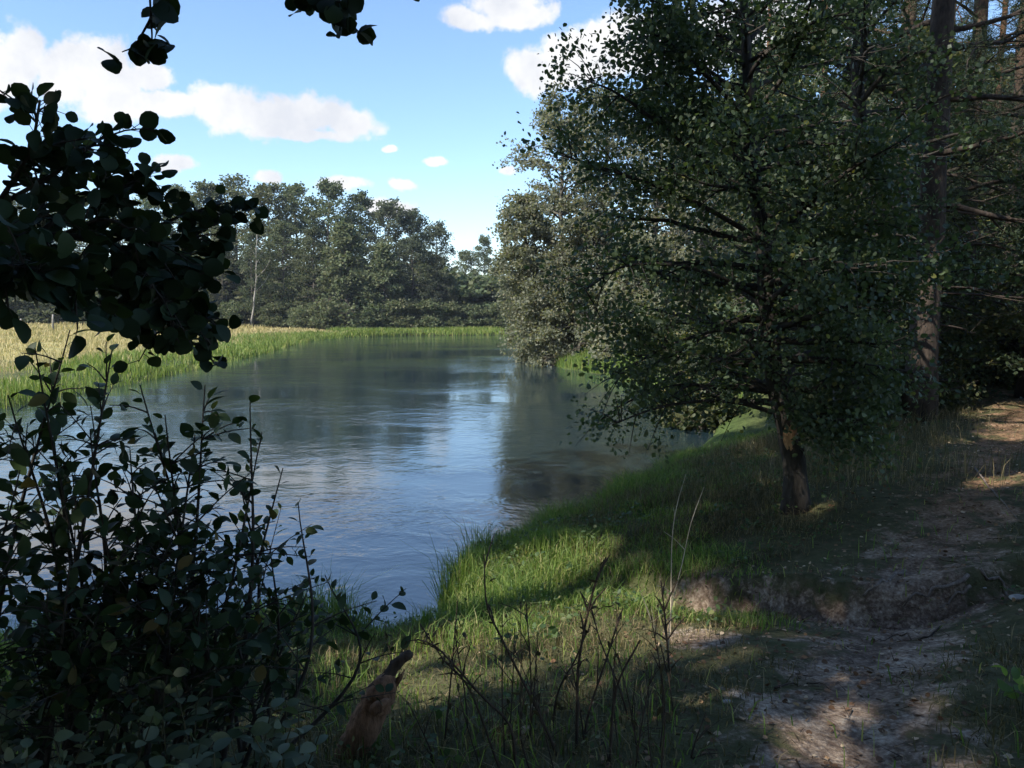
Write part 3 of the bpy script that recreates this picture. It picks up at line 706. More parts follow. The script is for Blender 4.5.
# ---------------------------------------------------------------- overhanging branch at the left
def overhang():
    rng = np.random.default_rng(12); bx, by = -3.3, .6; loc = np.array([bx, by, hz(bx, by)])
    root = empty('overhanging_tree', loc, 'near tree at the left whose dark leafy branches hang in front of the sky', 'tree')
    tr = np.array([(0,0,-.1),(.03,.02,.8),(.1,.05,1.7),(.12,.05,2.6),(.2,.1,3.6),(.25,.1,4.6),(.25,.1,6)])
    wood = MB(); tube(wood, smooth_path(tr, 16), np.linspace(.13, .04, 16), 10, rough=.05, rng=rng); wood.obj('trunk', M['alderbark'], root, True)
    A = lambda px, py, Yd: P(px, py, Yd)-loc
    limbs = [ # (polyline), radius, twig count, tag
     ([tr[3]+0, A(-160,330,2.0), A(-40,255,2.1), A(60,235,2.15), A(140,255,2.2), A(172,272,2.25)], .016, 0),
     ([A(-40,255,2.1), A(0,200,2.05), A(30,150,2.0), A(40,100,2.0)], .008, 1),
     ([A(0,205,2.05), A(60,170,2.1), A(105,135,2.15)], .007, 1),
     ([A(30,240,2.1), A(85,200,2.2), A(135,185,2.25), A(152,170,2.3)], .007, 1),
     ([A(100,245,2.2), A(160,225,2.3), A(190,212,2.3), A(206,212,2.35)], .007, 1),
     ([A(140,255,2.2), A(185,260,2.2), A(196,235,2.25), A(216,224,2.3)], .006, 1),
     ([A(140,255,2.2), A(165,288,2.2), A(183,310,2.2), A(190,328,2.25)], .006, 1),
     ([A(90,245,2.15), A(118,275,2.1), A(135,298,2.1)], .006, 1),
     ([A(110,250,2.15), A(140,290,2.1), A(160,318,2.1), A(178,335,2.12)], .006, 1),
     ([A(150,262,2.2), A(172,280,2.15), A(188,292,2.15)], .005, 1),
     ([A(30,240,2.1), A(60,270,1.7), A(85,300,1.6)], .006, 1),
     ([A(-60,270,2.05), A(-10,265,1.6), A(40,270,1.5)], .007, 1),
     ([A(-60,265,2.05), A(0,230,1.9), A(50,215,1.8)], .007, 1),
     ([A(120,250,2.2), A(148,282,2.0), A(168,305,2.0)], .006, 1),
     ([A(20,238,2.1), A(50,195,2.3), A(80,150,2.3)], .006, 1),
     ([A(60,235,2.15), A(110,220,2.0), A(160,255,2.0)], .006, 1)]
    br = MB(); lv = MB(); pos = []; yd = []; sz = []
    def leafy(pts, r, dens, sp=.018, s0=.041):
        L = np.linalg.norm(np.diff(pts, axis=0), axis=1).sum(); n = max(int(L/sp*dens), 2)
        for i in range(n):
            u = (i+rng.random())/n*(len(pts)-1); k = min(int(u), len(pts)-2); q0 = pts[k]+(pts[k+1]-pts[k])*(u-k); dl = pts[k+1]-pts[k]; dl /= np.linalg.norm(dl)+1e-9
            d = dl*.5+rng.normal(size=3)*np.array([.75,.75,.55]); d /= np.linalg.norm(d); pe = .015+.02*rng.random()
            pos.append(q0+d*pe); yd.append(d+np.array([0, 0, -.15])); sz.append(s0*rng.uniform(.75, 1.35))
            tube(br, [q0, q0+d*pe], [.0013, .001], 3, False)
    for pl, r, dn in limbs:
        pts = smooth_path(pl, 14); tube(br, pts, np.linspace(r, max(r*.35, .0025), 14), 6, False)
        if dn:
            leafy(pts[2:], r, 1.2)
            for s in range(8):
                u = rng.uniform(.15, 1)*13; k = min(int(u), 12); q0 = pts[k]; dl = pts[k+1]-pts[k]; dl /= np.linalg.norm(dl)
                dd = dl*.6+rng.normal(size=3)*.6; dd /= np.linalg.norm(dd); l = rng.uniform(.06, .17)
                e = smooth_path([q0, q0+dd*l*.5, q0+dd*l+np.array([0, 0, -.02])], 5); tube(br, e, np.linspace(.003, .0015, 5), 4, False); leafy(e, .002, 1.35)
    o = br.obj('branch', M['alderbark'], root, True)
    k = len(pos); scatter(lv, L_ROUND, np.array(pos), np.array(yd), rdir(rng, k, .55), np.array(sz))
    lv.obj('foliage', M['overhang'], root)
    # sprays hanging into the top of the view
    br2 = MB(); lv2 = MB(); pos.clear(); yd.clear(); sz.clear(); br = br2
    up = [tr[5]+0, A(-250,-330,1.8), A(0,-160,2.0), A(150,-90,2.2), A(300,-70,2.3), A(400,-50,2.4)]
    pts = smooth_path(up, 20); tube(br2, pts, np.linspace(.02, .004, 20), 6, False)
    def leafy2(pts, dens, s0=.055):
        L = np.linalg.norm(np.diff(pts, axis=0), axis=1).sum(); n = max(int(L/.028*dens), 2)
        for i in range(n):
            u = (i+rng.random())/n*(len(pts)-1); k = min(int(u), len(pts)-2); q0 = pts[k]+(pts[k+1]-pts[k])*(u-k); d = rng.normal(size=3)*np.array([.8,.8,.6]); d /= np.linalg.norm(d)
            pos.append(q0+d*.02); yd.append(d); sz.append(s0*rng.uniform(.75, 1.3)); tube(br2, [q0, q0+d*.022], [.0013, .001], 3, False)
    for pl, dn in (([A(150,-90,2.2), A(152,-30,2.2), A(163,10,2.2), A(160,30,2.2)], 0), ([A(148,-60,2.2), A(150,0,2.2), A(152,45,2.2), A(146,55,2.2)], 0), ([A(150,20,2.2), A(135,45,2.2), A(122,52,2.2)], 0),
                   ([A(300,-70,2.3), A(310,-20,2.3), A(322,0,2.3), A(345,18,2.3), A(362,35,2.3)], 0), ([A(322,0,2.3), A(305,2,2.3), A(292,2,2.3)], 0), ([A(322,0,2.3), A(345,2,2.3), A(350,-5,2.3)], 0), ([A(400,-50,2.4), A(408,-15,2.4), A(414,-2,2.4)], 0)):
        q = smooth_path(pl, 10); tube(br2, q, np.linspace(.004, .0015, 10), 4, False)
    for (cx, cy, Yd, n, s) in ((163,12,2.2,5,.062),(160,22,2.2,4,.06),(152,48,2.2,7,.058),(142,54,2.2,6,.052),(160,50,2.2,4,.05),(118,55,2.2,2,.056),(148,36,2.2,2,.04),(330,8,2.3,9,.055),(345,25,2.3,7,.052),(362,36,2.3,4,.055),(300,3,2.3,6,.045),(338,12,2.3,6,.06),(315,5,2.3,5,.05),(350,5,2.3,5,.055),(338,38,2.3,2,.035),(414,-6,2.4,3,.04),
                               (250,-60,2.3,12,.06),(200,-60,2.2,12,.06),(100,-70,2.1,12,.06),(330,-30,2.3,10,.055),(155,-30,2.2,8,.06)):
        for i in range(n):
            d = rng.normal(size=3)*np.array([.9,.8,.7]); d /= np.linalg.norm(d)
            pos.append(A(cx+rng.normal()*4.5, cy+rng.normal()*4.5, Yd+rng.normal()*.03)-d*s*.5); yd.append(d); sz.append(s*rng.uniform(.85, 1.2))
    br2.obj('branch', M['alderbark'], root, True)
    zz = rdir(rng, len(pos), .3); zz[:, 1] -= .9
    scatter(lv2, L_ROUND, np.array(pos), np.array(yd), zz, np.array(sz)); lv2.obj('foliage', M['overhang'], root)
overhang()

# ---------------------------------------------------------------- shrubs at the lower left
def shrub(seed, base, tips, label, s0=.057, tw=9, name='alder_shrub', leaf='shrub', tpl=L_OVAL, dens=1.0):
    rng = np.random.default_rng(seed); bx, by = P(base[0], 700, base[1])[:2]; loc = np.array([bx, by, hz(bx, by)])
    root = empty(name, loc, label, 'shrub'); st = MB(); lv = MB(); pos = []; yd = []; sz = []
    def leafline(pts, sp, f):
        L = np.linalg.norm(np.diff(pts, axis=0), axis=1).sum(); n = max(int(L/sp*dens), 2)
        for i in range(n):
            u = (i+.5+rng.normal()*.2)/n*(len(pts)-1); u = min(max(u, 0), len(pts)-1.001); k = int(u); q0 = pts[k]+(pts[k+1]-pts[k])*(u-k); dl = pts[k+1]-pts[k]; dl /= np.linalg.norm(dl)+1e-9
            sd = np.cross(dl, rng.normal(size=3)); sd /= np.linalg.norm(sd)+1e-9
            d = dl*.55+sd*(.9 if i % 2 else -.9)+np.array([0, 0, -.05]); d /= np.linalg.norm(d)
            pos.append(q0+d*.012); yd.append(d); sz.append(s0*f*rng.uniform(.5, 1.45)); tube(st, [q0, q0+d*.014], [.0012, .001], 3, False)
    for (px, py, Yd) in tips:
        tip = P(px, py, Yd)-loc; b0 = np.array([rng.normal()*.12, rng.normal()*.12, -.05])
        mid = b0+(tip-b0)*.5+np.array([rng.normal()*.13, rng.normal()*.10, .05])
        pts = smooth_path([b0, mid, tip], 16); H = np.linalg.norm(tip-b0); tube(st, pts, np.linspace(.009+.003*H, .0022, 16), 6, False)
        leafline(pts[9:], .05, 1.0)
        for s in range(tw):
            u = rng.uniform(.3, .97); k = min(int(u*15), 14); q0 = pts[k]; dl = pts[k+1]-pts[k]; dl /= np.linalg.norm(dl)
            dd = dl*.45+rng.normal(size=3)*np.array([.85,.6,.25]); dd /= np.linalg.norm(dd); l = rng.uniform(.16, .55)*(1.3-u)
            e = smooth_path([q0, q0+dd*l*.5+np.array([0, 0, .01]), q0+dd*l], 6); tube(st, e, np.linspace(.0035, .0015, 6), 4, False)
            leafline(e[1:], .038, 1.0)
    st.obj('stem', M['alderbark'], root, True)
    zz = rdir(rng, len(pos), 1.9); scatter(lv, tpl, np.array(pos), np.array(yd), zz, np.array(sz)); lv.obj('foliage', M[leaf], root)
shrub(31, (20,2.9), [(112,350,2.9),(35,348,2.8),(70,330,3.0),(8,395,2.8),(20,470,2.8),(90,430,2.9),(-30,420,2.8),(60,480,2.7),(100,500,2.8),(20,540,2.6),(70,560,2.6),(130,540,2.8),(-20,560,2.6),(-40,500,2.7),(40,600,2.5),(100,610,2.6)], 'tallest dark green shrub at the left edge in front of the river', tw=20)
shrub(32, (150,3.0), [(165,415,3.0),(140,385,3.0),(195,435,3.1),(150,470,2.9),(205,385,3.1),(180,520,2.9),(130,450,2.9),(170,560,2.8),(210,560,3.0),(120,580,2.7),(190,600,2.8),(150,620,2.7)], 'dark shrub in the middle of the lower left thicket, before the water', tw=20)
shrub(33, (205,3.2), [(250,402,3.2),(240,480,3.2),(262,432,3.25),(283,468,3.3),(270,545,3.3),(298,502,3.3),(245,540,3.2),(225,590,3.1),(215,620,3.0)], 'slender shoot with alternate leaves right of the thicket, against the river', s0=.048, tw=9)
shrub(34, (240,3.4), [(325,575,3.4),(308,590,3.35),(300,612,3.4),(278,600,3.4),(290,630,3.4),(255,620,3.3)], 'low sprig with curled leaves leaning right over the bank', s0=.055, tw=8)
# broad-leaved herbs below the shrubs
hr = np.random.default_rng(61)
hb = [(15,690),(60,700),(105,690),(150,705),(195,700),(35,735),(85,740),(130,745),(180,735),(225,715),(10,765),(60,775),(110,780),(165,775),(215,760),(260,735),(255,690),(290,710),(285,760)]
for i, (px, py) in enumerate(hb):
    Yd = 2.05+(790-py)*.006; tip = P(px, py, Yd); root = empty('leafy_herb', (tip[0], tip[1], hz(tip[0], tip[1])), 'broad-leaved herb under the left thicket, %s from the left of its row' % ORD[int(np.argsort(np.argsort([a+b*.01 for a, b in hb]))[i])], 'plant', 'broad-leaved herbs under the left shrubs')
    loc = np.array(root.location); st = MB(); lv = MB(); pos = []; yd = []; sz = []
    for s in range(4):
        t = (tip-loc)*hr.uniform(.6, 1.05)+hr.normal(size=3)*np.array([.09,.09,.03]); pts = smooth_path([(0, 0, -.03), t*.5+hr.normal(size=3)*.03, t], 8); tube(st, pts, np.linspace(.004, .002, 8), 4, False)
        for k in range(2, 8):
            a0 = hr.uniform(0, 6.28)
            for a in (a0, a0+PI):
                pos.append(pts[k]); yd.append((math.cos(a), math.sin(a), .12)); sz.append(hr.uniform(.05, .095)*(1.2-.06*k))
    st.obj('stem', M['greenstem'], root, True); n = len(pos); scatter(lv, L_OVAL, np.array(pos), np.array(yd), rdir(hr, n, 1.8), np.array(sz)); lv.obj('foliage', M['herb'], root)

# ---------------------------------------------------------------- broken leaning stump
def stump():
    rng = np.random.default_rng(4); g = G(352, 752); Y0 = g[1]; loc = g
    root = empty('broken_stump', loc, 'reddish-brown rotten stump leaning right with a snapped pointed top', 'stump')
    A = lambda px, py, dy=0: P(px, py, Y0+dy)-loc
    mb = MB(); pts = smooth_path([A(340,780), A(354,748), A(370,715,.02), A(384,688,.03), A(391,674,.04)], 26); w = 18/F*Y0
    rad = np.interp(np.linspace(0, 1, 26), [0, .25, .7, .85, 1], [w*1.1, w*.95, w*.88, w*.66, w*.26])*(1+.05*rng.normal(size=26)); tube(mb, pts, rad, 22, rough=.03, rng=rng)
    for k in range(4):   # splintered edge
        a = k*.7; b = pts[20]+np.array([math.cos(a)*w*.5, math.sin(a)*w*.5, -.01]); tube(mb, [b, b+np.array([.03, .0, .05])*rng.uniform(.5, 1.2)+rng.normal(size=3)*.006, b+np.array([.05, 0, .085])*rng.uniform(.6, 1.1)], [.013, .009, .003], 5)
    mb.obj('trunk', M['rot'], root, True)
    mb = MB(); tube(mb, smooth_path([A(385,682,.04), A(392,670,.05), A(400,660,.06), A(411,653,.06)], 9), np.array([9, 7.5, 6.5, 6, 6, 6, 5.5, 5, 4])/F*Y0, 9, rough=.12, rng=rng); mb.obj('snag', M['stem'], root, True)
    mb = MB(); tube(mb, smooth_path([A(372,712,-.08), A(382,704,-.085), A(390,700,-.05)], 7), np.array([5, 6, 6, 5, 4, 3, 2])/F*Y0, 7, rough=.1, rng=rng); mb.obj('branch_stub', M['rot'], root, True)
stump()

# ---------------------------------------------------------------- dead stalks
sr = np.random.default_rng(81)
def stalk(pl, Yd, r, label, mat='stem', twigs=4, leafn=4, group='dead weed stalks on the near bank', name='dry_stalk', tl=.12):
    pts = smooth_path([P(a, b, Yd+(i*.02)) for i, (a, b) in enumerate(pl)], 16)
    bx, by = pts[0][:2]; z = hz(bx, by); loc = np.array([bx, by, z])
    root = empty(name, loc, label, 'dead plant', group); pts = np.vstack([[bx, by, z-.04], pts]) if pts[0][2] > z else pts
    pts = pts-loc; r *= 1.0 if mat == 'palestem' else 1.7; mb = MB(); tube(mb, pts, np.linspace(r, r*.4, len(pts)), 5, False); lv = MB(); pos = []; n = len(pts)
    for k in range(twigs):
        i = sr.integers(n//3, n-1); q0 = pts[i]; dl = pts[i+1]-pts[i]; dl /= np.linalg.norm(dl)+1e-9
        d = dl*.9+sr.normal(size=3)*np.array([.6,.5,.2]); d /= np.linalg.norm(d); l = tl*sr.uniform(.5, 1.4)
        e = [q0, q0+d*l*.5+np.array([0, 0, .01]), q0+d*l]; tube(mb, e, [r*.5, r*.4, r*.25], 4, False); pos.append(e[-1])
    mb.obj('stem', M[mat], root, True)
    if leafn:
        pp = np.array([pts[sr.integers(n//3, n)]+sr.normal(size=3)*.008 for _ in range(leafn)]+pos[:2]); scatter(lv, L_LANCE, pp, rdir(sr, len(pp), -.5), rdir(sr, len(pp)), sr.uniform(.025, .055, len(pp))); lv.obj('foliage', M['deadleaf'], root)
stalk([(556,775),(552,742),(504,643),(487,605),(484,554)],3.3,.0045,'tall dark dead stalk bending left in front of the sunlit grass')
stalk([(576,790),(577,720),(579,660),(593,591),(606,557)],3.4,.0055,'straight dark dead stalk, tallest in the middle of the clump',twigs=6)
stalk([(584,790),(586,725),(606,660),(623,608)],3.5,.0045,'dark dead stalk leaning right beside the tallest one')
stalk([(668,740),(668,697),(668,653),(661,581)],4.3,.0065,'pinkish-brown branched dead stalk at the right of the clump with splayed top',twigs=10,leafn=0,tl=.16)
stalk([(664,735),(668,660),(671,610),(682,564),(691,523),(704,487)],4.4,.0042,'long pale dry stem arching up right of the clump','palestem',2,0,name='pale_dry_stem')
g_ = G(668,590)
stalk([(671,600),(672,540),(677,505),(686,474)],5.2,.0042,'shorter pale dry stem left of the long arching one','palestem',1,0,name='pale_dry_stem')
stalk([(515,780),(511,728),(480,694),(440,650),(421,640)],3.1,.0045,'dark dead stalk bowed far left toward the stump',twigs=6)
stalk([(500,770),(470,690),(444,660),(420,624)],3.15,.0035,'thin dark twig crossing the bowed stalk near the water')
stalk([(530,790),(530,740),(531,680),(526,600)],3.5,.0035,'thin upright dead stalk left of the tallest one')
stalk([(612,790),(610,766),(616,690),(640,640)],3.2,.0055,'dark dead stalk at the right front of the clump leaning right')
stalk([(548,790),(556,700),(575,660),(590,625)],3.6,.004,'dark stalk with withered leaves right of the bent stalk',leafn=8)
stalk([(640,760),(620,690),(600,640),(590,600)],3.7,.0035,'thin dead stalk leaning left behind the clump')
stalk([(700,700),(660,640),(640,590)],4.4,.003,'thin pale twig leaning left against the branched stalk','palestem',3,0,tl=.1)
for i in range(26):
    a = sr.uniform(425, 690); Yd = sr.uniform(3.0, 3.9); b = a+sr.normal()*22; t = sr.uniform(600, 725)
    stalk([(a, 790), ((a+b)/2+sr.normal()*6, (790+t)/2), (b, t)], Yd, sr.uniform(.0018, .0036), 'thin bare stalk in the tangle of dead weeds at the bottom centre', twigs=int(sr.integers(2, 6)), leafn=int(sr.integers(0, 5)), group='thin stalks of the dead weed tangle')
# small sprig at the water edge
stalk([(392,690),(391,660),(385,632)],4.6,.003,'small green sprig standing before the water beside the stump','greenstem',4,10,None,'green_sprig',.07)

# ---------------------------------------------------------------- exposed roots, stone, twigs
def groundline(pix, lift, r, name, label, mat, cat, group=None, n=12, k=7):
    g = np.array([G(a, b) for a, b in pix]); pts = smooth_path(g, n); pts[:, 2] = np.maximum(pts[:, 2], height(pts[:, 0], pts[:, 1])-r*.3)+lift+.012*sr.normal(size=n)
    mb = MB(); tube(mb, pts, np.linspace(r, r*.35, n)*(1+.12*sr.normal(size=n)), k, rough=.06, rng=sr); tag(mb.obj(name, M[mat], None, True), label, cat, group)
RG = 'roots exposed by the eroded bank'
groundline([(968,580),(945,588),(925,600),(902,612)], .02, .018, 'tree_root', 'long bare root sloping down the eroded bank step', 'rootwood', 'root', RG)
groundline([(970,588),(955,598),(940,612)], .015, .014, 'tree_root', 'short bare root below the long one on the eroded step', 'rootwood', 'root', RG)
groundline([(958,566),(985,578),(1004,596),(1020,604)], .01, .016, 'tree_root', 'root crossing the path edge beside the pale stone', 'rootwood', 'root', RG)
groundline([(905,572),(880,585),(862,600)], .015, .014, 'tree_root', 'thin root hanging over the middle of the eroded step', 'rootwood', 'root', RG)
groundline([(940,630),(920,640),(900,636),(880,642)], .01, .007, 'fallen_twig', 'thin crooked twig lying below the eroded step', 'stem', 'twig')
groundline([(975,470),(1000,500),(1018,520)], .01, .010, 'fallen_twig', 'twig lying on the upper path at the right', 'rootwood', 'twig')
groundline([(775,690),(800,684),(830,690)], .01, .006, 'fallen_twig', 'twig lying on the left edge of the sandy path', 'stem', 'twig')
def stone(px, py, r, label):
    g = G(px, py); bm = MB(); rng = np.random.default_rng(int(px)); u = np.linspace(0, PI, 9); v = np.arange(12)*2*PI/12; vs = []
    for a in u:
        for b in v: 
            d = np.array([math.sin(a)*math.cos(b)*1.5, math.sin(a)*math.sin(b), math.cos(a)*.55]); vs.append(g+np.array([0, 0, r*.2])+d*r*(1+.3*float(vn(d[0]*1.5+px, d[1]*1.5+d[2], 5))))
    fs = [[i*12+j, (i+1)*12+j, (i+1)*12+(j+1) % 12, i*12+(j+1) % 12] for i in range(8) for j in range(12)]
    bm.add(vs, [np.array(fs)]); tag(bm.obj('pale_stone', M['stone'], None, True), label, 'stone')
stone(1019, 599, .042, 'pale flat stone at the right edge beside the root')
stone(984, 588, .014, 'small whitish stone on the path left of the larger one')
stone(727, 702, .018, 'tiny pale stone in the shaded grass left of the path')

# ---------------------------------------------------------------- grass
def blades(rng, name, x, y, hgt, wid, mat, label, cat, lean=.45, tip=None, base=None):
    n = len(x); z = height(x, y) if base is None else base
    a = rng.uniform(0, 2*PI, n); ln = np.abs(rng.normal(size=n))*lean*hgt; dx = np.cos(a)*ln; dy = np.sin(a)*ln
    wa = rng.uniform(0, PI, n); wx = np.cos(wa)*wid/2; wy = np.sin(wa)*wid/2
    p0 = np.stack([x, y, z-.02], 1); W = np.stack([wx, wy, 0*wx], 1)
    m = p0+np.stack([dx*.3, dy*.3, hgt*.6], 1); t = p0+np.stack([dx, dy, hgt*np.clip(1-.25*lean, .3, 1)], 1)
    v = np.stack([p0-W, p0+W, m+W*.8, m-W*.8, t], 1).reshape(-1, 3); o = (np.arange(n)*5)[:, None]
    mb = MB(); mb.add(v, [o+np.array([[0,1,2,3]]), o+np.array([[3,2,4]])])
    return tag(mb.obj(name, mat), label, cat, None, 'stuff')
gr = np.random.default_rng(8)
def pick(n, x0, x1, y0, y1, w):
    x = gr.uniform(x0, x1, n); y = gr.uniform(y0, y1, n); k = gr.random(n) < w(x, y); return x[k], y[k]
# lush bank grass
def wl(x, y):
    d, f = fields(x, y); p = fbm(x*1.1, y*1.1, 41, 2)
    return (d > .0)*(~f)*np.clip(1.45-d/1.7+p*1.1, np.where(x < .8, .11, .015), 1)
x, y = pick(210000, -4.5, 5, 3.0, 15, wl); d, _ = fields(x, y)
hh = gr.uniform(.10, .36, len(x))*(1.2-.75*np.clip(d/1.8, 0, 1))*(1+1.5*fbm(x*1.9, y*1.9, 51, 2))*np.where(y > 11, .75, 1.0)
blades(gr, 'bank_grass', x, y, np.maximum(hh, .05), .008, M['lush'], 'lush green grass along the near water edge', 'grass', .7)
x, y = pick(60000, 1, 9, 22, 44, wl); blades(gr, 'bank_grass', x, y, gr.uniform(.25, .6, len(x)), .025, M['lush'], 'bright grass strip on the bank across the inlet', 'grass', .4)
# drier shaded grass on the slope
def wd(x, y):
    d, f = fields(x, y); pd = segdist(x, y, PATH); _, sm, t = scarp_step(x, y); p = fbm(x*1.4, y*1.4, 71, 3)
    return (d > .3)*(~f)*np.clip((d-.2)/.8, 0, 1)*np.clip((pd-.42-.45*np.clip((y-5)/6, 0, 1)+p*1.0)/.9, 0, 1)*(1-.95*sm*(np.abs(t+.06) < .2))*np.clip(.85+p*1.1, np.where(x < .6, .42, .14), 1)*np.clip(1.3-(x-6)/6, 0, 1)
x, y = pick(330000, -4, 9, 1.7, 14, wd)
hh = gr.uniform(.03, .13, len(x))*(1+1.0*fbm(x*2, y*2, 91, 2))*(1+.9*np.clip((y-7)/3, 0, 1)*np.clip((8-x)/4, 0, 1))
blades(gr, 'slope_grass', x, y, np.maximum(hh, .02), .0055, M['dry'], 'short olive and straw grass on the shaded slope', 'grass', .8)
# tall straw tufts under the alder and pines
cx = []; cy = []
for (px, py, n, s) in ((740,470,260,.35),(760,455,200,.3),(880,440,300,.5),(910,430,300,.5),(850,455,300,.5),(800,470,200,.4),(940,470,200,.4),(870,480,160,.4),(720,500,160,.3)):
    g = G(px, py); cx.append(g[0]+gr.normal(size=n)*s); cy.append(g[1]+gr.normal(size=n)*s)
x = np.concatenate(cx); y = np.concatenate(cy); blades(gr, 'straw_grass', x, y, gr.uniform(.15, .45, len(x)), .007, M['dry'], 'taller straw-coloured grass tufts under the trees', 'grass', .5)
# meadow and reeds on the far bank
def wm(x, y):
    d, f = fields(x, y); return f*(d > 1.0)*np.clip((d-1.5)/3.5+fbm(x*.22, y*.22, 15, 3)*1.6, 0, 1)
x, y = pick(110000, -75, -14, 20, 92, wm); yy = np.hypot(x, y); blades(gr, 'meadow_grass', x, y, gr.uniform(.16, .42, len(x))*(1+1.5*fbm(x*.3, y*.3, 25, 3)), .0008*yy, M['meadow'], 'straw-yellow meadow grass on the left bank', 'grass', .4)
x, y = pick(30000, -20, 60, 86, 96, wm); blades(gr, 'meadow_grass', x, y, gr.uniform(.3, .7, len(x)), .07, M['reed'], 'green-yellow grass under the far wood', 'grass', .4)
def wr(x, y):
    d, f = fields(x, y); return f*(d > -.25)*np.clip(1.1-d/4.5+fbm(x*.3, y*.3, 35, 3)*1.3, 0, 1)
x, y = pick(220000, -40, -12, 8, 92, wr); yy = np.hypot(x, y); d, _ = fields(x, y); blades(gr, 'bank_reeds', x, y, gr.uniform(.18, .5, len(x))*(1+1.4*fbm(x*.4, y*.4, 25, 3)), .0009*yy, M['reed'], 'fresh green grass and reeds along the left water edge', 'grass', .35, base=np.maximum(height(x, y), -.05))
x, y = pick(40000, -20, 60, 84, 94, wr); blades(gr, 'bank_reeds', x, y, gr.uniform(.3, .7, len(x)), .08, M['reed'], 'green reeds along the far water edge', 'grass', .35, base=np.maximum(height(x, y), -.05))
# leaf litter on path and forest floor
def wl2(x, y):
    d, f = fields(x, y); pd = segdist(x, y, PATH); return (d > 1)*(~f)*np.clip(1.1-pd/2.2, .12, 1)
x, y = pick(26000, -1, 10, 1.8, 15, wl2); z = height(x, y)+.008; mb = MB(); n = len(x)
scatter(mb, L_MID, np.stack([x, y, z], 1), rdir(gr, n, 0, .2), rdir(gr, n, 2.2), gr.uniform(.010, .042, n)); tag(mb.obj('leaf_litter', M['litter']), 'brown fallen leaves scattered on path and slope', 'leaves', None, 'stuff')
# small broad-leaved weeds between the grass
def ww(x, y):
    d, f = fields(x, y); pd = segdist(x, y, PATH); return (d > .1)*(~f)*np.clip(1.1-d/4, .15, 1)*np.clip((pd-.5)/.6, 0, 1)*np.clip(.5+fbm(x*1.2, y*1.2, 63, 2)*2.2, 0, 1)
x, y = pick(5200, -4, 7, 2.4, 13, ww); k = 9; n = len(x); cx = np.repeat(x, k)+gr.normal(size=n*k)*.045; cy_ = np.repeat(y, k)+gr.normal(size=n*k)*.045
hh = np.repeat(gr.uniform(.04, .20, n), k)*gr.uniform(.4, 1.1, n*k); mb = MB()
scatter(mb, L_MID, np.stack([cx, cy_, height(cx, cy_)+hh], 1), rdir(gr, n*k, .1, .4), rdir(gr, n*k, 1.8), np.repeat(gr.uniform(.022, .055, n), k)*gr.uniform(.6, 1.2, n*k)); tag(mb.obj('bank_weeds', M['herbdark']), 'small broad-leaved weeds mixed into the bank grass', 'weeds', None, 'stuff')
# twigs and needles on the path
def wt(x, y):
    d, f = fields(x, y); pd = segdist(x, y, PATH); return (d > 1)*(~f)*np.clip(1.2-pd/1.8, .1, 1)
x, y = pick(16000, 0, 10, 1.8, 15, wt); n = len(x); mb = MB()
scatter(mb, NEEDLE, np.stack([x, y, height(x, y)+.012], 1), rdir(gr, n, 0, .12), rdir(gr, n, 2), gr.uniform(.04, .17, n)*gr.uniform(.4, 1, n)); tag(mb.obj('twig_litter', M['twig']), 'thin twigs and needles lying on the path', 'twigs', None, 'stuff')
# a low leafy plant at the right edge
g = G(1022, 715); root = empty('green_plant', g, 'small leafy green plant at the right edge of the photo', 'plant'); lv = MB(); n = 26
pp = np.array([0, 0, .12])+gr.normal(size=(n, 3))*np.array([.05,.05,.05]); scatter(lv, L_OVAL, pp, rdir(gr, n, .2), rdir(gr, n, 1.2), gr.uniform(.04, .08, n)); lv.obj('foliage', M['lush'], root)
st = MB(); [tube(st, [(0, 0, -.02), (a*.03, .01*a, .07), (a*.05, 0, .14)], [.003, .002, .0015], 4, False) for a in (-1, 0, 1)]; st.obj('stem', M['greenstem'], root)

# ---------------------------------------------------------------- haze
hm, hnt, hout = nmat('haze_air'); hv = N(hnt, 'ShaderNodeVolumePrincipled'); hv.inputs['Density'].default_value = HAZE; hv.inputs['Color'].default_value = (.80, .88, 1, 1); hv.inputs['Anisotropy'].default_value = .2
hnt.links.new(hv.outputs[0], hout.inputs['Volume'])
if HAZE:
    mb = MB(); v8 = [(a, b, c) for a in (-1600, 1600) for b in (-450, 2600) for c in (-3, 30)]
    mb.add(v8, [np.array([[0,1,3,2],[4,6,7,5],[0,4,5,1],[2,3,7,6],[0,2,6,4],[1,5,7,3]])]); tag(mb.obj('haze', hm), 'thin summer haze paling the far trees', 'haze', None, 'stuff')

# ---------------------------------------------------------------- world
w = bpy.data.worlds.new('World'); sc.world = w; w.use_nodes = True; nt = w.node_tree
for n in list(nt.nodes): nt.nodes.remove(n)
out = N(nt, 'ShaderNodeOutputWorld'); bg = N(nt, 'ShaderNodeBackground'); bg.inputs['Strength'].default_value = .14
sky = N(nt, 'ShaderNodeTexSky', sky_type='NISHITA'); sky.sun_disc = False; sky.sun_elevation = SUN_EL
sky.sun_rotation = math.atan2(SDIR[0], SDIR[1]); sky.air_density = 1.0; sky.dust_density = .25; sky.ozone_density = 4.0; sky.altitude = 100
tc = N(nt, 'ShaderNodeTexCoord'); sx = N(nt, 'ShaderNodeSeparateXYZ'); nt.links.new(tc.outputs['Generated'], sx.inputs[0])
az = math_(nt, 'ARCTAN2', sx.outputs[0], sx.outputs[1]); el = math_(nt, 'ARCSINE', sx.outputs[2])
cv = N(nt, 'ShaderNodeCombineXYZ'); nt.links.new(az, cv.inputs[0]); nt.links.new(el, cv.inputs[1])
n1 = noise(nt, 9, 6, .62, tc.outputs['Generated']); n2 = noise(nt, 30, 8, .62, tc.outputs['Generated'])
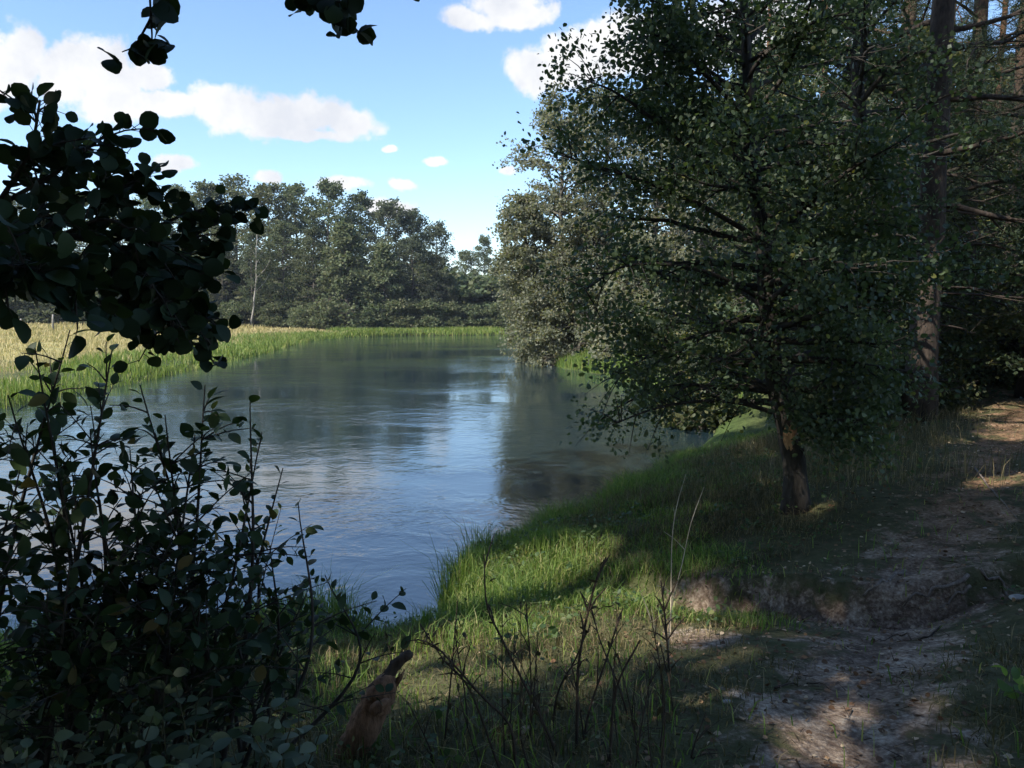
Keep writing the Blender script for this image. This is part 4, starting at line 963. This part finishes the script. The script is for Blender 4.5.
wob = N(nt, 'ShaderNodeVectorMath', operation='MULTIPLY_ADD'); nt.links.new(n1.outputs['Color'], wob.inputs[0]); wob.inputs[1].default_value = (.05, .035, 0); 
sub = N(nt, 'ShaderNodeVectorMath', operation='SUBTRACT'); nt.links.new(cv.outputs[0], sub.inputs[0]); sub.inputs[1].default_value = (.025, .0175, 0); nt.links.new(sub.outputs[0], wob.inputs[2])
clouds = [(15,60,42,34),(-20,75,60,40),(60,75,38,32),(85,62,42,30),(110,82,38,24),(150,78,34,14),(120,105,48,16),(165,105,40,14),(215,104,26,22),(232,112,36,26),(270,118,45,24),(305,116,55,22),(345,125,40,16),(300,136,75,8),(172,162,22,9),(270,181,11,7),(340,186,32,8),(388,207,28,8),(406,187,11,5),(442,161,12,5),(395,150,9,4),(470,18,34,12),(505,6,38,20),(530,16,30,10),(535,66,34,24),(565,62,36,26),(600,50,48,28),(508,174,11,6),
          (640,40,60,30),(-120,80,120,40),(-260,150,120,30),(760,30,100,40),(980,150,120,40),(1200,80,150,50)]
m_ = None
for (px, py, rx, ry) in clouds:
    d = ray(px, py); d = d/np.linalg.norm(d); a0 = math.atan2(d[0], d[1]); e0 = math.asin(d[2]); cosv = math.cos(math.atan((px-512)/F))
    s_ = N(nt, 'ShaderNodeVectorMath', operation='SUBTRACT'); nt.links.new(wob.outputs[0], s_.inputs[0]); s_.inputs[1].default_value = (a0, e0, 0)
    k_ = N(nt, 'ShaderNodeVectorMath', operation='MULTIPLY'); nt.links.new(s_.outputs[0], k_.inputs[0]); k_.inputs[1].default_value = (F/rx/cosv**2/1.10, F/ry/cosv/1.08, 0)
    l_ = N(nt, 'ShaderNodeVectorMath', operation='LENGTH'); nt.links.new(k_.outputs[0], l_.inputs[0])
    v_ = math_(nt, 'SUBTRACT', 1.0, l_.outputs['Value']); m_ = v_ if m_ is None else math_(nt, 'MAXIMUM', m_, v_)
# generic cloud field behind the viewpoint
gn = noise(nt, 3.2, 6, .6, tc.outputs['Generated']); beh = N(nt, 'ShaderNodeMapRange'); beh.inputs[1].default_value = -.1; beh.inputs[2].default_value = -.5; nt.links.new(sx.outputs[1], beh.inputs[0])
m_ = math_(nt, 'MAXIMUM', m_, math_(nt, 'ADD', math_(nt, 'MULTIPLY', math_(nt, 'SUBTRACT', gn.outputs[0], .55), 4), math_(nt, 'MULTIPLY_ADD', beh.outputs[0], 3.0, -3.0)))
m2 = math_(nt, 'ADD', math_(nt, 'MAXIMUM', m_, -.6), math_(nt, 'MULTIPLY', math_(nt, 'SUBTRACT', n2.outputs[0], .5), 1.5))
cm = N(nt, 'ShaderNodeMapRange', interpolation_type='SMOOTHSTEP'); cm.inputs[1].default_value = .0; cm.inputs[2].default_value = .42; nt.links.new(m2, cm.inputs[0])
shade_c = ramp(nt, [(.38, (.76,.79,.86)), (.60, (1,1,1))], n1.outputs[0]); cc = N(nt, 'ShaderNodeVectorMath', operation='SCALE'); nt.links.new(shade_c.outputs[0], cc.inputs[0]); cc.inputs['Scale'].default_value = 4.1
mx = mixc(nt, cm.outputs[0], sky.outputs[0], cc.outputs[0])
nt.links.new(mx, bg.inputs['Color']); nt.links.new(bg.outputs[0], out.inputs[0])
sl = bpy.data.lights.new('sun', 'SUN'); sl.energy = 4.9; sl.angle = R(.6); sl.color = (1, .95, .86)
so = bpy.data.objects.new('sun', sl); COL.objects.link(so); so.rotation_euler = Vector(SDIR).to_track_quat('Z', 'Y').to_euler()

vs = sc.view_settings; vs.view_transform = 'Standard'; vs.look = 'None'; vs.exposure = 0.92; vs.gamma = 1; vs.use_curve_mapping = False
sc.render.engine = 'CYCLES'
cy = sc.cycles; cy.max_bounces = 4; cy.diffuse_bounces = 2; cy.glossy_bounces = 2; cy.transmission_bounces = 3; cy.transparent_max_bounces = 4; cy.use_denoising = True; cy.use_light_tree = False; cy.volume_bounces = 0; cy.use_adaptive_sampling = True; cy.adaptive_threshold = .02
w.cycles.sampling_method = 'MANUAL'; w.cycles.sample_map_resolution = 512
